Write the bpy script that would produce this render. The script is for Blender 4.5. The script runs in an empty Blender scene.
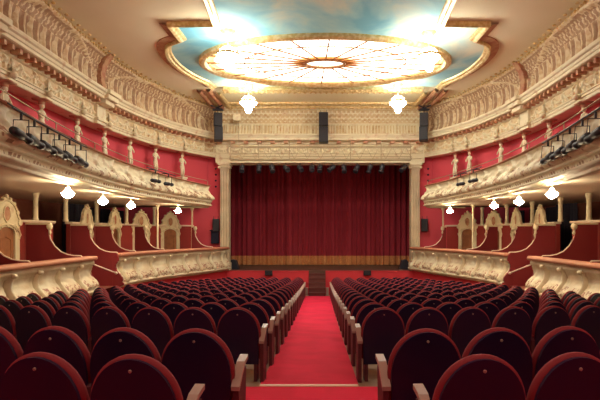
import bpy, bmesh, math, random
from mathutils import Vector, Matrix, noise

random.seed(7)
PI = math.pi
C = bpy.context.scene.collection
SC = bpy.context.scene
E = 3.0            # eye height in world z; every h below is measured from the eye line


# ------------------------------------------------------------------ helpers
class MB:
    """collects verts and faces, each face with a material slot"""
    def __init__(self):
        self.v, self.f, self.m = [], [], []

    def add(self, verts, faces, mi=0):
        o = len(self.v)
        self.v += [tuple(p) for p in verts]
        self.f += [tuple(i + o for i in f) for f in faces]
        self.m += [mi] * len(faces)
        return self

    def box(self, x0, x1, y0, y1, z0, z1, mi=0, M=None):
        vs = [Vector((x, y, z)) for x in (x0, x1) for y in (y0, y1) for z in (z0, z1)]
        if M is not None:
            vs = [M @ p for p in vs]
        self.add(vs, [(0, 1, 3, 2), (4, 6, 7, 5), (0, 4, 5, 1), (2, 3, 7, 6), (0, 2, 6, 4), (1, 5, 7, 3)], mi)
        return self

    def tube(self, pts, r, n=8, mi=0, cap=True):
        pts = [Vector(p) for p in pts]
        rs = r if isinstance(r, (list, tuple)) else [r] * len(pts)
        rings = []
        for i, p in enumerate(pts):
            a = pts[max(i - 1, 0)]
            b = pts[min(i + 1, len(pts) - 1)]
            d = (b - a)
            d = d.normalized() if d.length > 1e-9 else Vector((0, 0, 1))
            ref = Vector((0, 0, 1)) if abs(d.z) < 0.95 else Vector((1, 0, 0))
            u = d.cross(ref).normalized()
            w = u.cross(d).normalized()
            rings.append([p + (u * math.cos(2 * PI * k / n) + w * math.sin(2 * PI * k / n)) * rs[i] for k in range(n)])
        vs = [q for ring in rings for q in ring]
        fs = []
        for i in range(len(pts) - 1):
            for k in range(n):
                fs.append((i * n + k, i * n + (k + 1) % n, (i + 1) * n + (k + 1) % n, (i + 1) * n + k))
        if cap:
            fs.append(tuple(range(n))[::-1])
            fs.append(tuple((len(pts) - 1) * n + k for k in range(n)))
        self.add(vs, fs, mi)
        return self

    def lathe(self, prof, n=12, mi=0, sx=1.0, sy=1.0, M=None, ang=2 * PI):
        vs, fs = [], []
        full = abs(ang - 2 * PI) < 1e-6
        cnt = n if full else n + 1
        for r, z in prof:
            for k in range(cnt):
                a = ang * k / n
                p = Vector((r * math.cos(a) * sx, r * math.sin(a) * sy, z))
                vs.append(M @ p if M is not None else p)
        for i in range(len(prof) - 1):
            for k in range(n):
                k2 = (k + 1) % cnt
                fs.append((i * cnt + k, i * cnt + k2, (i + 1) * cnt + k2, (i + 1) * cnt + k))
        self.add(vs, fs, mi)
        return self

    def poly(self, pts, y0, y1, mi=0, M=None):
        """outline in x,z extruded along y"""
        n = len(pts)
        vs = [Vector((x, y0, z)) for x, z in pts] + [Vector((x, y1, z)) for x, z in pts]
        if M is not None:
            vs = [M @ p for p in vs]
        fs = [tuple(range(n)), tuple(range(2 * n - 1, n - 1, -1))]
        fs += [(i, i + n, (i + 1) % n + n, (i + 1) % n) for i in range(n)]
        self.add(vs, fs, mi)
        return self

    def mesh(self, name, mats, smooth=False, fix=True):
        me = bpy.data.meshes.new(name)
        me.from_pydata(self.v, [], self.f)
        for m in (mats if isinstance(mats, (list, tuple)) else [mats]):
            me.materials.append(m)
        for p, mi in zip(me.polygons, self.m):
            p.material_index = mi
            p.use_smooth = smooth
        if fix:
            bm = bmesh.new()
            bm.from_mesh(me)
            bmesh.ops.recalc_face_normals(bm, faces=bm.faces)
            bm.to_mesh(me)
            bm.free()
        me.update()
        return me

    def build(self, name, mats, parent=None, smooth=False, fix=True, bevel=0.0, loc=None):
        o = bpy.data.objects.new(name, self.mesh(name, mats, smooth, fix))
        C.objects.link(o)
        if parent is not None:
            o.parent = parent
        if loc is not None:
            o.location = loc
        if bevel:
            b = o.modifiers.new('bevel', 'BEVEL')
            b.width = bevel
            b.segments = 2
            b.limit_method = 'ANGLE'
        return o


def tag(o, label=None, cat=None, group=None, kind=None):
    if label:
        o['label'] = label
    if cat:
        o['category'] = cat
    if group:
        o['group'] = group
    if kind:
        o['kind'] = kind
    return o


def empty(name, loc, rz=0.0, **kw):
    o = bpy.data.objects.new(name, None)
    o.empty_display_size = 0.1
    C.objects.link(o)
    o.location = loc
    o.rotation_euler = (0, 0, rz)
    return tag(o, **kw)


def spline(pts, step=0.1):
    """Catmull-Rom through 2-D points, resampled evenly"""
    P = [Vector(p) for p in pts]
    P = [P[0] * 2 - P[1]] + P + [P[-1] * 2 - P[-2]]
    out = []
    for i in range(1, len(P) - 2):
        for k in range(24):
            t = k / 24
            a, b, c, d = P[i - 1], P[i], P[i + 1], P[i + 2]
            out.append(0.5 * ((2 * b) + (c - a) * t + (2 * a - 5 * b + 4 * c - d) * t * t + (3 * b - a - 3 * c + d) * t ** 3))
    out.append(P[-2])
    L = [0]
    for i in range(1, len(out)):
        L.append(L[-1] + (out[i] - out[i - 1]).length)
    n = max(2, int(L[-1] / step))
    res, j = [], 0
    for k in range(n + 1):
        s = L[-1] * k / n
        while j < len(L) - 2 and L[j + 1] < s:
            j += 1
        t = (s - L[j]) / max(1e-9, L[j + 1] - L[j])
        res.append(out[j].lerp(out[j + 1], t))
    return res


def frame_of(plan, side):
    """points, inward normals and arc lengths; side -1 left, +1 right, 0 stage wall"""
    N, S = [], [0.0]
    for i in range(len(plan)):
        a, b = plan[max(0, i - 1)], plan[min(len(plan) - 1, i + 1)]
        t = (b - a).normalized()
        n = Vector((-t.y, t.x))
        c = Vector((0, 14)) - plan[i]
        if n.dot(c) < 0:
            n = -n
        N.append(n)
        if i:
            S.append(S[-1] + (plan[i] - plan[i - 1]).length)
    return plan, N, S


def dens(prof, step):
    out = [prof[0]]
    for a, b in zip(prof, prof[1:]):
        L = math.hypot(b[0] - a[0], b[1] - a[1])
        k = max(1, int(L / step))
        for i in range(1, k + 1):
            out.append((a[0] + (b[0] - a[0]) * i / k, a[1] + (b[1] - a[1]) * i / k))
    return out


def loft(fr, prof, disp=None, mb=None, mi=0, cap=False, mf=None):
    mb = mb or MB()
    P, N, S = fr
    m = len(prof)
    vs = []
    for p, n, s in zip(P, N, S):
        for off, h in prof:
            o = off + (disp(s, h) if disp else 0.0)
            q = p + n * o
            vs.append((q.x, q.y, E + h))
    fs = []
    for i in range(len(P) - 1):
        for j in range(m - 1):
            fs.append((i * m + j, (i + 1) * m + j, (i + 1) * m + j + 1, i * m + j + 1))
    if mf:
        base = len(mb.m)
        mb.add(vs, fs, mi)
        q = base
        for i in range(len(P) - 1):
            for j in range(m - 1):
                mb.m[q] = mf((S[i] + S[i + 1]) / 2, (prof[j][1] + prof[j + 1][1]) / 2)
                q += 1
        return mb
    if cap:
        fs.append(tuple(range(m)))
        fs.append(tuple((len(P) - 1) * m + j for j in range(m))[::-1])
    mb.add(vs, fs, mi)
    return mb


def at(fr, s):
    P, N, S = fr
    if s >= S[-1]:
        return P[-1], N[-1]
    for i in range(len(S) - 1):
        if S[i + 1] >= s:
            t = (s - S[i]) / (S[i + 1] - S[i])
            return P[i].lerp(P[i + 1], t), N[i].lerp(N[i + 1], t).normalized()
    return P[-1], N[-1]


def s_at_y(fr, y):
    P, N, S = fr
    for i in range(len(P) - 1):
        if P[i].y <= y <= P[i + 1].y:
            return S[i] + (S[i + 1] - S[i]) * (y - P[i].y) / max(1e-9, P[i + 1].y - P[i].y)
    return 0 if y < P[0].y else S[-1]


def local(p, n, z):
    """matrix with x along the wall, y pointing inward, z up"""
    n3 = Vector((n.x, n.y, 0))
    x3 = n3.cross(Vector((0, 0, 1)))
    M = Matrix(((x3.x, n3.x, 0, p.x), (x3.y, n3.y, 0, p.y), (x3.z, n3.z, 1, z), (0, 0, 0, 1)))
    return M


# ------------------------------------------------------------------ materials
def mat(name, col, rough=0.6, metal=0.0, col2=None, scale=6.0, lo=0.4, hi=0.6, bump=0.0, bscale=30.0, spec=0.5,
        emit=None, estr=0.0, coat=0.0, sheen=0.0, detail=4.0):
    m = bpy.data.materials.new(name)
    m.use_nodes = True
    nt = m.node_tree
    b = nt.nodes['Principled BSDF']
    b.inputs['Base Color'].default_value = (*col, 1)
    b.inputs['Roughness'].default_value = rough
    b.inputs['Metallic'].default_value = metal
    b.inputs['Specular IOR Level'].default_value = spec
    if coat:
        b.inputs['Coat Weight'].default_value = coat
        b.inputs['Coat Roughness'].default_value = 0.25
    if sheen:
        b.inputs['Sheen Weight'].default_value = sheen
        b.inputs['Sheen Roughness'].default_value = 0.4
        b.inputs['Sheen Tint'].default_value = (*col, 1)
    tc = nt.nodes.new('ShaderNodeTexCoord')
    if col2:
        n = nt.nodes.new('ShaderNodeTexNoise')
        n.inputs['Scale'].default_value = scale
        n.inputs['Detail'].default_value = detail
        r = nt.nodes.new('ShaderNodeValToRGB')
        r.color_ramp.elements[0].position = lo
        r.color_ramp.elements[0].color = (*col, 1)
        r.color_ramp.elements[1].position = hi
        r.color_ramp.elements[1].color = (*col2, 1)
        nt.links.new(tc.outputs['Object'], n.inputs['Vector'])
        nt.links.new(n.outputs['Fac'], r.inputs['Fac'])
        nt.links.new(r.outputs['Color'], b.inputs['Base Color'])
    if bump:
        n2 = nt.nodes.new('ShaderNodeTexNoise')
        n2.inputs['Scale'].default_value = bscale
        n2.inputs['Detail'].default_value = 5
        bp = nt.nodes.new('ShaderNodeBump')
        bp.inputs['Strength'].default_value = bump
        bp.inputs['Distance'].default_value = 0.02
        nt.links.new(tc.outputs['Object'], n2.inputs['Vector'])
        nt.links.new(n2.outputs['Fac'], bp.inputs['Height'])
        nt.links.new(bp.outputs['Normal'], b.inputs['Normal'])
    if emit:
        b.inputs['Emission Color'].default_value = (*emit, 1)
        b.inputs['Emission Strength'].default_value = estr
    return m


M = {}
M['stucco'] = mat('gilded_stucco', (0.66, 0.52, 0.30), 0.5, col2=(0.50, 0.30, 0.13), scale=5, lo=0.50, hi=0.72, bump=0.4, bscale=14)  # tan for frieze and stage cove recesses, shade put into the colour
M['cream'] = mat('cream_plaster', (0.76, 0.69, 0.48), 0.55, col2=(0.58, 0.38, 0.22), scale=3.5, lo=0.56, hi=0.75, bump=0.3, bscale=18)
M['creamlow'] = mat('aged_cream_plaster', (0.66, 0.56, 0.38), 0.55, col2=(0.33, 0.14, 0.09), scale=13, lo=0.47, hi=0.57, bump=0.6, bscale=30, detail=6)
M['creamplain'] = mat('worn_cream_paint', (0.70, 0.63, 0.45), 0.5, col2=(0.60, 0.49, 0.32), scale=3, bump=0.3, bscale=20)
M['gold'] = mat('gold_leaf', (0.62, 0.42, 0.16), 0.4, metal=0.35, col2=(0.78, 0.62, 0.34), scale=9, bump=0.4, bscale=22)
M['terracotta'] = mat('terracotta_moulding', (0.42, 0.16, 0.09), 0.6, col2=(0.52, 0.30, 0.16), scale=5)
M['ceil'] = mat('ceiling_plaster', (0.88, 0.82, 0.61), 0.85, col2=(0.83, 0.76, 0.53), scale=0.5, lo=0.35, hi=0.7)
M['soffit'] = mat('soffit_plaster', (0.86, 0.74, 0.58), 0.5)
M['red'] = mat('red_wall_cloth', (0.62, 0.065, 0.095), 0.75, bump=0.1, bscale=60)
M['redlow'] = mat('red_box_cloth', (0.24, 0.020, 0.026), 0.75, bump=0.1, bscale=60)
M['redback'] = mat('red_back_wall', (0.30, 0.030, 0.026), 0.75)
M['redbase'] = mat('red_plinth_paint', (0.55, 0.025, 0.04), 0.6)
M['rail'] = mat('upholstered_rail', (0.42, 0.17, 0.10), 0.6)
M['wood'] = mat('door_wood', (0.25, 0.09, 0.035), 0.5, col2=(0.33, 0.13, 0.05), scale=4)
M['dark'] = mat('dark_cloth', (0.006, 0.005, 0.022), 0.85)
M['muntin'] = mat('bronze_muntin', (0.30, 0.13, 0.045), 0.6)
M['lit'] = mat('pale_gilding', (0.70, 0.58, 0.37), 0.45, col2=(0.56, 0.38, 0.21), scale=8, bump=0.3, bscale=25)  # paler tone for raised cove ribs, painting their highlights
M['ground'] = mat('ochre_ground', (0.40, 0.26, 0.15), 0.6, col2=(0.33, 0.18, 0.10), scale=6, bump=0.4, bscale=20)  # darker tone for hollows of cove and parapet, painting their shade
M['frontpanel'] = mat('pale_ceiling_band', (0.74, 0.68, 0.44), 0.7)
M['brown'] = mat('brown_panelling', (0.30, 0.10, 0.06), 0.5, col2=(0.22, 0.06, 0.04), scale=1.2)
M['carpet'] = mat('crimson_carpet', (0.78, 0.010, 0.065), 0.95, col2=(0.68, 0.008, 0.052), scale=2.0, bump=0.3, bscale=220)
M['floor'] = mat('floorboards', (0.36, 0.22, 0.12), 0.5, col2=(0.28, 0.16, 0.08), scale=3)
M['stage'] = mat('stage_boards', (0.10, 0.05, 0.035), 0.45)
M['velvet'] = mat('red_velvet', (0.22, 0.016, 0.026), 0.8, sheen=0.25)
M['shell'] = mat('seat_shell', (0.009, 0.007, 0.042), 0.42, col2=(0.024, 0.008, 0.034), scale=1.5, spec=0.35)
M['arm'] = mat('armrest_wood', (0.38, 0.27, 0.23), 0.35)
M['side'] = mat('seat_side', (0.085, 0.016, 0.024), 0.5)
M['brass'] = mat('brass', (0.34, 0.27, 0.22), 0.35, metal=0.4)
M['black'] = mat('black_metal', (0.012, 0.012, 0.022), 0.5)
M['speaker'] = mat('speaker_grille', (0.016, 0.014, 0.02), 0.7)
M['steel'] = mat('steel_tube', (0.45, 0.36, 0.22), 0.4, metal=0.5)
M['curtain'] = mat('curtain_velvet', (0.28, 0.014, 0.030), 0.85, sheen=0.2)
M['fringe'] = mat('gold_fringe', (0.48, 0.17, 0.06), 0.7, col2=(0.56, 0.26, 0.09), scale=20)
M['column'] = mat('column_stone', (0.60, 0.49, 0.33), 0.6, col2=(0.52, 0.42, 0.28), scale=2)
M['white'] = mat('white_edge', (0.75, 0.62, 0.50), 0.5)
M['nosing'] = mat('step_nosing', (0.80, 0.60, 0.45), 0.4)
M['steps'] = mat('step_paint', (0.12, 0.03, 0.025), 0.6)


def painted_sky():
    m = bpy.data.materials.new('painted_sky')
    m.use_nodes = True
    nt = m.node_tree
    b = nt.nodes['Principled BSDF']
    b.inputs['Roughness'].default_value = 0.8
    tc = nt.nodes.new('ShaderNodeTexCoord')
    n = nt.nodes.new('ShaderNodeTexNoise')
    n.inputs['Scale'].default_value = 0.55
    n.inputs['Detail'].default_value = 6
    n.inputs['Distortion'].default_value = 0.6
    r = nt.nodes.new('ShaderNodeValToRGB')
    e = r.color_ramp.elements
    e[0].position, e[0].color = 0.36, (0.20, 0.56, 0.74, 1)
    e[1].position, e[1].color = 0.66, (0.78, 0.86, 0.74, 1)
    q = e.new(0.5)
    q.color = (0.38, 0.72, 0.80, 1)
    nt.links.new(tc.outputs['Object'], n.inputs['Vector'])
    nt.links.new(n.outputs['Fac'], r.inputs['Fac'])
    nt.links.new(r.outputs['Color'], b.inputs['Base Color'])
    return m


M['sky'] = painted_sky()


def stained_glass(cx, cy, a, b):
    m = bpy.data.materials.new('stained_glass')
    m.use_nodes = True
    nt = m.node_tree
    L = nt.links
    bs = nt.nodes['Principled BSDF']
    bs.inputs['Roughness'].default_value = 0.3
    tc = nt.nodes.new('ShaderNodeTexCoord')
    mp = nt.nodes.new('ShaderNodeMapping')
    mp.vector_type = 'POINT'
    mp.inputs['Location'].default_value = (-cx / a, -cy / b, 0)
    mp.inputs['Scale'].default_value = (1 / a, 1 / b, 0)
    ln = nt.nodes.new('ShaderNodeVectorMath')
    ln.operation = 'LENGTH'
    L.new(tc.outputs['Object'], mp.inputs['Vector'])
    L.new(mp.outputs['Vector'], ln.inputs[0])
    r = nt.nodes.new('ShaderNodeValToRGB')
    r.color_ramp.interpolation = 'LINEAR'
    e = r.color_ramp.elements
    e[0].position, e[0].color = 0.0, (1, 0.92, 0.75, 1)
    e[1].position, e[1].color = 1.0, (0.5, 0.34, 0.14, 1)
    for pos, c in ((0.14, (1, 0.9, 0.7, 1)), (0.17, (0.22, 0.08, 0.02, 1)), (0.24, (0.34, 0.15, 0.04, 1)), (0.36, (1, 0.93, 0.80, 1)),
                   (0.60, (1, 0.93, 0.80, 1)), (0.64, (0.7, 0.5, 0.3, 1)), (0.68, (1, 0.93, 0.80, 1)), (0.9, (1, 0.93, 0.80, 1)),
                   (0.94, (0.40, 0.24, 0.09, 1))):
        q = e.new(pos)
        q.color = c
    L.new(ln.outputs['Value'], r.inputs['Fac'])
    n = nt.nodes.new('ShaderNodeTexVoronoi')
    n.feature = 'DISTANCE_TO_EDGE'
    n.inputs['Scale'].default_value = 2.2
    L.new(tc.outputs['Object'], n.inputs['Vector'])
    r2 = nt.nodes.new('ShaderNodeValToRGB')
    r2.color_ramp.elements[0].position, r2.color_ramp.elements[0].color = 0.01, (0.40, 0.24, 0.12, 1)
    r2.color_ramp.elements[1].position, r2.color_ramp.elements[1].color = 0.04, (1, 1, 1, 1)
    L.new(n.outputs['Distance'], r2.inputs['Fac'])
    mx = nt.nodes.new('ShaderNodeMix')
    mx.data_type = 'RGBA'
    mx.blend_type = 'MULTIPLY'
    mx.inputs[0].default_value = 0.8
    L.new(r.outputs['Color'], mx.inputs[6])
    L.new(r2.outputs['Color'], mx.inputs[7])
    L.new(mx.outputs[2], bs.inputs['Base Color'])
    L.new(mx.outputs[2], bs.inputs['Emission Color'])
    bs.inputs['Emission Strength'].default_value = SKYLIGHT
    return m


SKYLIGHT = 4.5
M['crystal'] = mat('lit_crystal', (0.9, 0.9, 0.85), 0.2, emit=(1, 0.94, 0.78), estr=60.0)
M['lamp'] = mat('lit_lamp_glass', (0.9, 0.85, 0.7), 0.2, emit=(1, 0.80, 0.50), estr=110.0)

# ------------------------------------------------------------------ plans of the house
def cx_low(y):
    t = min(1, max(0, (y - 17.5) / 5.5))
    return -0.22 * (1 - t) - 0.03 * t


def cx_high(y):
    t = min(1, max(0, (y - 12) / 11))
    return -0.12 * (1 - t)


def plan(pts, side, cx, step=0.1):
    return frame_of([Vector((side * p.x + cx(p.y), p.y)) for p in spline(pts, step)], side)


RAIL = [(6.20, 6.5), (6.24, 9.5), (6.25, 13), (6.25, 16), (6.10, 17.6), (5.55, 19.4), (4.85, 21.4), (4.30, 23.2)]
BALC = [(4.35, 5.0), (4.66, 7.6), (5.02, 9.8), (5.32, 12.5), (5.42, 15), (5.33, 16.9), (5.08, 19.4), (4.66, 21.6)]
UPPER = [(7.1, 4.0), (7.1, 8), (7.1, 11.2), (7.18, 15), (7.1, 17.6), (6.55, 20.3), (5.7, 22.2), (4.9, 23.5)]
BACK = [(7.75, 6.0), (7.75, 10), (7.8, 14), (7.85, 17.5), (7.7, 19.6), (7.3, 21.3), (6.65, 22.8), (6.0, 23.9)]

SIDES = ((-1, 'left'), (1, 'right'))

# ------------------------------------------------------------------ floor, carpet
FL = [(-2, -1.51), (4.98, -1.54), (5.0, -1.70), (5.8, -1.74), (8.5, -1.965), (11.2, -2.17), (16.5, -2.53), (22.5, -2.88), (24.5, -2.99)]


def floor_h(y):
    for (a, ha), (b, hb) in zip(FL, FL[1:]):
        if y <= b:
            return ha + (hb - ha) * max(0, (y - a)) / (b - a)
    return FL[-1][1]


mb = MB()
XS = (-10, 10)
vs, fs = [], []
for y, h in FL:
    for x in XS:
        vs.append((x, y, E + h))
for i in range(len(FL) - 1):
    fs.append((2 * i, 2 * i + 1, 2 * i + 3, 2 * i + 2))
mb.add(vs, fs)
o = mb.build('floor', M['floor'])
tag(o, kind='structure', label='sloping wooden auditorium floor under the seats')


def strip(x0, x1, ys, dz=0.012):
    b = MB()
    v, f = [], []
    for y in ys:
        z = E + floor_h(y) + dz
        for x in (x0, x1):
            v.append((x, y, z))
        for x in (x0, x1):
            v.append((x, y, z - 0.02))
    for i in range(len(ys) - 1):
        a, c = 4 * i, 4 * i + 4
        f += [(a, a + 1, c + 1, c), (a, c, c + 2, a + 2), (a + 1, a + 3, c + 3, c + 1)]
    f += [(0, 2, 3, 1), (len(v) - 4, len(v) - 3, len(v) - 1, len(v) - 2)]
    b.add(v, f)
    return b


root = empty('aisle_carpet', (0, 0, 0), label='bright crimson carpet running down the central aisle to the stage steps', cat='carpet')
strip(-0.675, 0.432, [5.03, 5.8, 8.5, 11.2, 16.5, 22.3]).build('runner', M['carpet'], root)
root2 = empty('cross_aisle_carpet', (0, 0, 0), label='crimson carpet on the upper level behind the pale step edge', cat='carpet')
strip(-9.5, 9.5, [-1.9, 4.94]).build('pile', M['carpet'], root2)
b = MB().box(-0.60, 0.38, 4.94, 4.99, E - 1.537, E - 1.517)
o = b.build('step_edge', M['nosing'], None, bevel=0.006)
tag(o, label='thin pale nosing strip across the carpeted aisle step', cat='step edge')

# ------------------------------------------------------------------ seats
def arch_pts(w, z0, z1, n=14):
    """rounded arch outline in x,z; w half width, crown at z1"""
    ry = 0.30
    pts = [(-w * 0.94, z0), (w * 0.94, z0)]
    for k in range(n + 1):
        a = PI * k / n
        pts.append((w * math.cos(a), z1 - ry + ry * math.sin(a) ** 0.95))
    return pts


def solid_arch(mb_, w, z0, z1, y0, y1, lean, mi, n=14, bev=0.0):
    """arched slab, y towards the stage; leaned back by `lean`; bevelled outline rings"""
    base = arch_pts(w, z0, z1, n)
    cz = (z0 + z1) / 2
    rings = []
    lay = [(y0, 1 - bev * 4), (y0 + bev, 1.0), (y1 - bev, 1.0), (y1, 1 - bev * 4)] if bev else [(y0, 1), (y1, 1)]
    v, f = [], []
    m_ = len(base)
    for y, s in lay:
        for x, z in base:
            xx, zz = x * s, cz + (z - cz) * s
            v.append((xx, y - (zz - z0) * lean, zz))
    for i in range(len(lay) - 1):
        for k in range(m_):
            f.append((i * m_ + k, i * m_ + (k + 1) % m_, (i + 1) * m_ + (k + 1) % m_, (i + 1) * m_ + k))
    f.append(tuple(range(m_))[::-1])
    f.append(tuple((len(lay) - 1) * m_ + k for k in range(m_)))
    mb_.add(v, f, mi)
    return mb_


def seat_meshes(n):
    LEAN = 0.16
    a = solid_arch(MB(), 0.256, 0.26, 0.870, 0.008, 0.068, LEAN, 0, n, 0.018).mesh('backrest', M['velvet'], True)
    s = solid_arch(MB(), 0.238, 0.20, 0.853, -0.004, 0.018, LEAN, 0, n).mesh('back_panel', M['shell'])
    b = MB()
    b.lathe([(0.0, 0.008), (0.007, 0.008), (0.010, 0.004), (0.010, 0.0)], 8, 0,
            M=Matrix.Translation((0, -0.004 - 0.59 * LEAN, 0.79)) @ Matrix.Rotation(PI / 2, 4, 'X'))
    p = b.mesh('number_plate', M['brass'])
    c = MB()
    c.box(-0.20, 0.20, 0.05, 0.15, 0.32, 0.56)
    cush = c.mesh('seat_cushion', M['velvet'])
    t = MB()
    for sx in (-1, 1):
        t.box(sx * 0.19 - 0.02, sx * 0.19 + 0.02, 0.0, 0.16, 0.0, 0.34)
    t.box(-0.20, 0.20, 0.04, 0.10, 0.28, 0.34)
    legs = t.mesh('stand', M['side'])
    return a, s, p, cush, legs


A_, S_, P_, CU_, L_ = seat_meshes(18)


def arm_mesh(wood):
    b = MB()
    if wood:
        w, prof = 0.029, [(-0.07, 0.485), (0.10, 0.612), (0.22, 0.635), (0.22, 0.605), (0.11, 0.585), (-0.065, 0.455)]
    else:
        w, prof = 0.030, [(-0.02, 0.50), (0.02, 0.545), (0.10, 0.57), (0.20, 0.575), (0.23, 0.55), (0.22, 0.50)]
    n = len(prof)
    v = [(x, y, z) for x in (-w, w) for y, z in prof]
    b.add(v, [tuple(range(n)), tuple(range(2 * n - 1, n - 1, -1))] + [(i, i + n, (i + 1) % n + n, (i + 1) % n) for i in range(n)], 0)
    return b


def side_mesh():
    b = MB()
    w = 0.021
    prof = [(-0.04, 0.0), (0.14, 0.0), (0.19, 0.56), (0.10, 0.56), (-0.055, 0.455)]
    v = [(x, y, z) for x in (-w, w) for y, z in prof]
    b.add(v, [(0, 1, 2, 3, 4), (9, 8, 7, 6, 5)] + [(i, i + 5, (i + 1) % 5 + 5, (i + 1) % 5) for i in range(5)], 0)
    return b


ARM = arm_mesh(True).mesh('armrest', M['arm'])
ARMV = arm_mesh(False).mesh('armrest', M['velvet'])
SIDE = side_mesh().mesh('side_panel', M['side'])

# one-mesh version for the far rows
far = MB()
solid_arch(far, 0.256, 0.26, 0.870, 0.008, 0.068, 0.16, 0, 12, 0.018)
solid_arch(far, 0.238, 0.20, 0.853, -0.004, 0.018, 0.16, 1, 12)
far.box(-0.20, 0.20, 0.05, 0.15, 0.32, 0.56, 0)
far.box(-0.21, -0.17, 0, 0.16, 0, 0.34, 2)
far.box(0.17, 0.21, 0, 0.16, 0, 0.34, 2)
far.lathe([(0.0, 0.008), (0.009, 0.004), (0.010, 0.0)], 8, 3, M=Matrix.Translation((0, -0.098, 0.79)) @ Matrix.Rotation(PI / 2, 4, 'X'))


def with_arm(base, sx, dx, wood):
    b = MB()
    b.v, b.f, b.m = list(base.v), list(base.f), list(base.m)
    arm, sd = arm_mesh(wood), side_mesh()
    b.add([(x + dx * sx, y, z) for x, y, z in arm.v], arm.f, 4 if wood else 0)
    b.add([(x + dx * sx, y, z) for x, y, z in sd.v], sd.f, 2)
    return b


FM = [M['velvet'], M['shell'], M['side'], M['brass'], M['arm']]
FAR = {}
for sx in (-1, 1):
    mid = with_arm(far, sx, 0.26, False)                 # arm on the side away from the aisle
    FAR[(sx, False)] = mid.mesh('theatre_seat', FM)
    FAR[(sx, True)] = with_arm(mid, -sx, 0.272, True).mesh('theatre_seat', FM)

ORD = ['first', 'second', 'third', 'fourth', 'fifth', 'sixth', 'seventh', 'eighth', 'ninth', 'tenth', 'eleventh', 'twelfth',
       'thirteenth', 'fourteenth', 'fifteenth', 'sixteenth', 'seventeenth', 'eighteenth', 'nineteenth', 'twentieth']


def rail_x(side, y):
    fr = RAILF[side]
    p, n = at(fr, s_at_y(fr, y))
    return p.x


RAILF = {s: plan(RAIL, s, cx_low, 0.06) for s, _ in SIDES}
rows = [(2.68, 0.92, 0.52, -0.065), (3.41, 0.775, 0.50, -0.06)] + [(5.80 + 1.0 * k, 0.835, 0.52, -0.105) for k in range(17)]
seats = []
for r, (y0, first, pitch, cxr) in enumerate(rows):
    for side, sname in SIDES:
        for k in range(12):
            x = cxr + side * (first + pitch * k)
            y = y0 + (x - cxr) ** 2 / 28.0
            if abs(x) + 0.42 > abs(rail_x(side, max(7, min(23, y)))) - 0.06:
                break
            px = 320 + 500 * x / y
            if px < -35 * 5.8 / y * 1.6 or px > 600 + 35 * 5.8 / y * 1.6:
                break
            seats.append((r, side, sname, k, x, y))
print('SEATS', len(seats))
for r, side, sname, k, x, y in seats:
    rz = -math.atan(2 * x / 28.0) * -1
    z = E + floor_h(y - 0.05) - (0.0 if r > 1 else 0) + (0.012 if r < 2 else 0)
    fromstage = len(rows) - 1 - r
    label = f'{sname} of aisle, {ORD[fromstage]} row from the stage, {ORD[k]} red velvet seat from the aisle'
    if r < 2:
        label = (f'red seat {sname} of aisle, {"rearmost row" if r == 0 else "second row from the rear"}, {ORD[k]} from the aisle')
    grp = 'red velvet seats ' + sname + ' of the aisle'
    if r < 9:
        root = empty('theatre_seat', (x, y, z), rz, label=label, cat='seat', group=grp)
        parts = [('backrest', A_), ('back_panel', S_), ('number_plate', P_), ('seat_cushion', CU_), ('stand', L_)]
        for nm, me in parts:
            o = bpy.data.objects.new(nm, me)
            C.objects.link(o)
            o.parent = root
        for end in ((True, False) if k == 0 else (False,)):
            dx = (-side * 0.272) if end else side * 0.26
            o = bpy.data.objects.new('armrest', ARM if end else ARMV)
            C.objects.link(o)
            o.parent = root
            o.location = (dx, 0, 0)
            o = bpy.data.objects.new('side_panel', SIDE)
            C.objects.link(o)
            o.parent = root
            o.location = (dx, 0, 0)
    else:
        o = bpy.data.objects.new('theatre_seat', FAR[(side, k == 0)])
        C.objects.link(o)
        o.location = (x, y, z)
        o.rotation_euler = (0, 0, rz)
        tag(o, label=label, cat='seat', group=grp)

# ------------------------------------------------------------------ boxes (lower tier)
def nz(x, y, z):
    return noise.noise(Vector((x, y, z)))


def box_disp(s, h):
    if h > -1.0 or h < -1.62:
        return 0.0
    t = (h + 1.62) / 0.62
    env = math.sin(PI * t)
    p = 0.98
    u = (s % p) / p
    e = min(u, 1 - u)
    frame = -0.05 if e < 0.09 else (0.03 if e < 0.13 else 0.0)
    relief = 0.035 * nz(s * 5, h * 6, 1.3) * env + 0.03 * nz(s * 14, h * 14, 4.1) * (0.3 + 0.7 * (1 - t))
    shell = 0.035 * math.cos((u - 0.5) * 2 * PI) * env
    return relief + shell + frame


BOXPROF = dens([(0.03, -0.80), (0.05, -0.86), (0.05, -0.92), (0.0, -0.94), (0.0, -0.99), (-0.04, -1.02), (-0.06, -1.12), (-0.02, -1.24),
                (0.08, -1.36), (0.16, -1.46), (0.18, -1.54), (0.14, -1.60), (0.20, -1.62), (0.22, -1.66), (0.20, -1.70), (0.10, -1.73), (0.06, -1.78)], 0.04)
RAILPROF = [(-0.16, -0.80), (-0.17, -0.72), (-0.12, -0.68), (0.10, -0.68), (0.14, -0.71), (0.15, -0.76), (0.11, -0.80), (-0.16, -0.80)]

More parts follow.
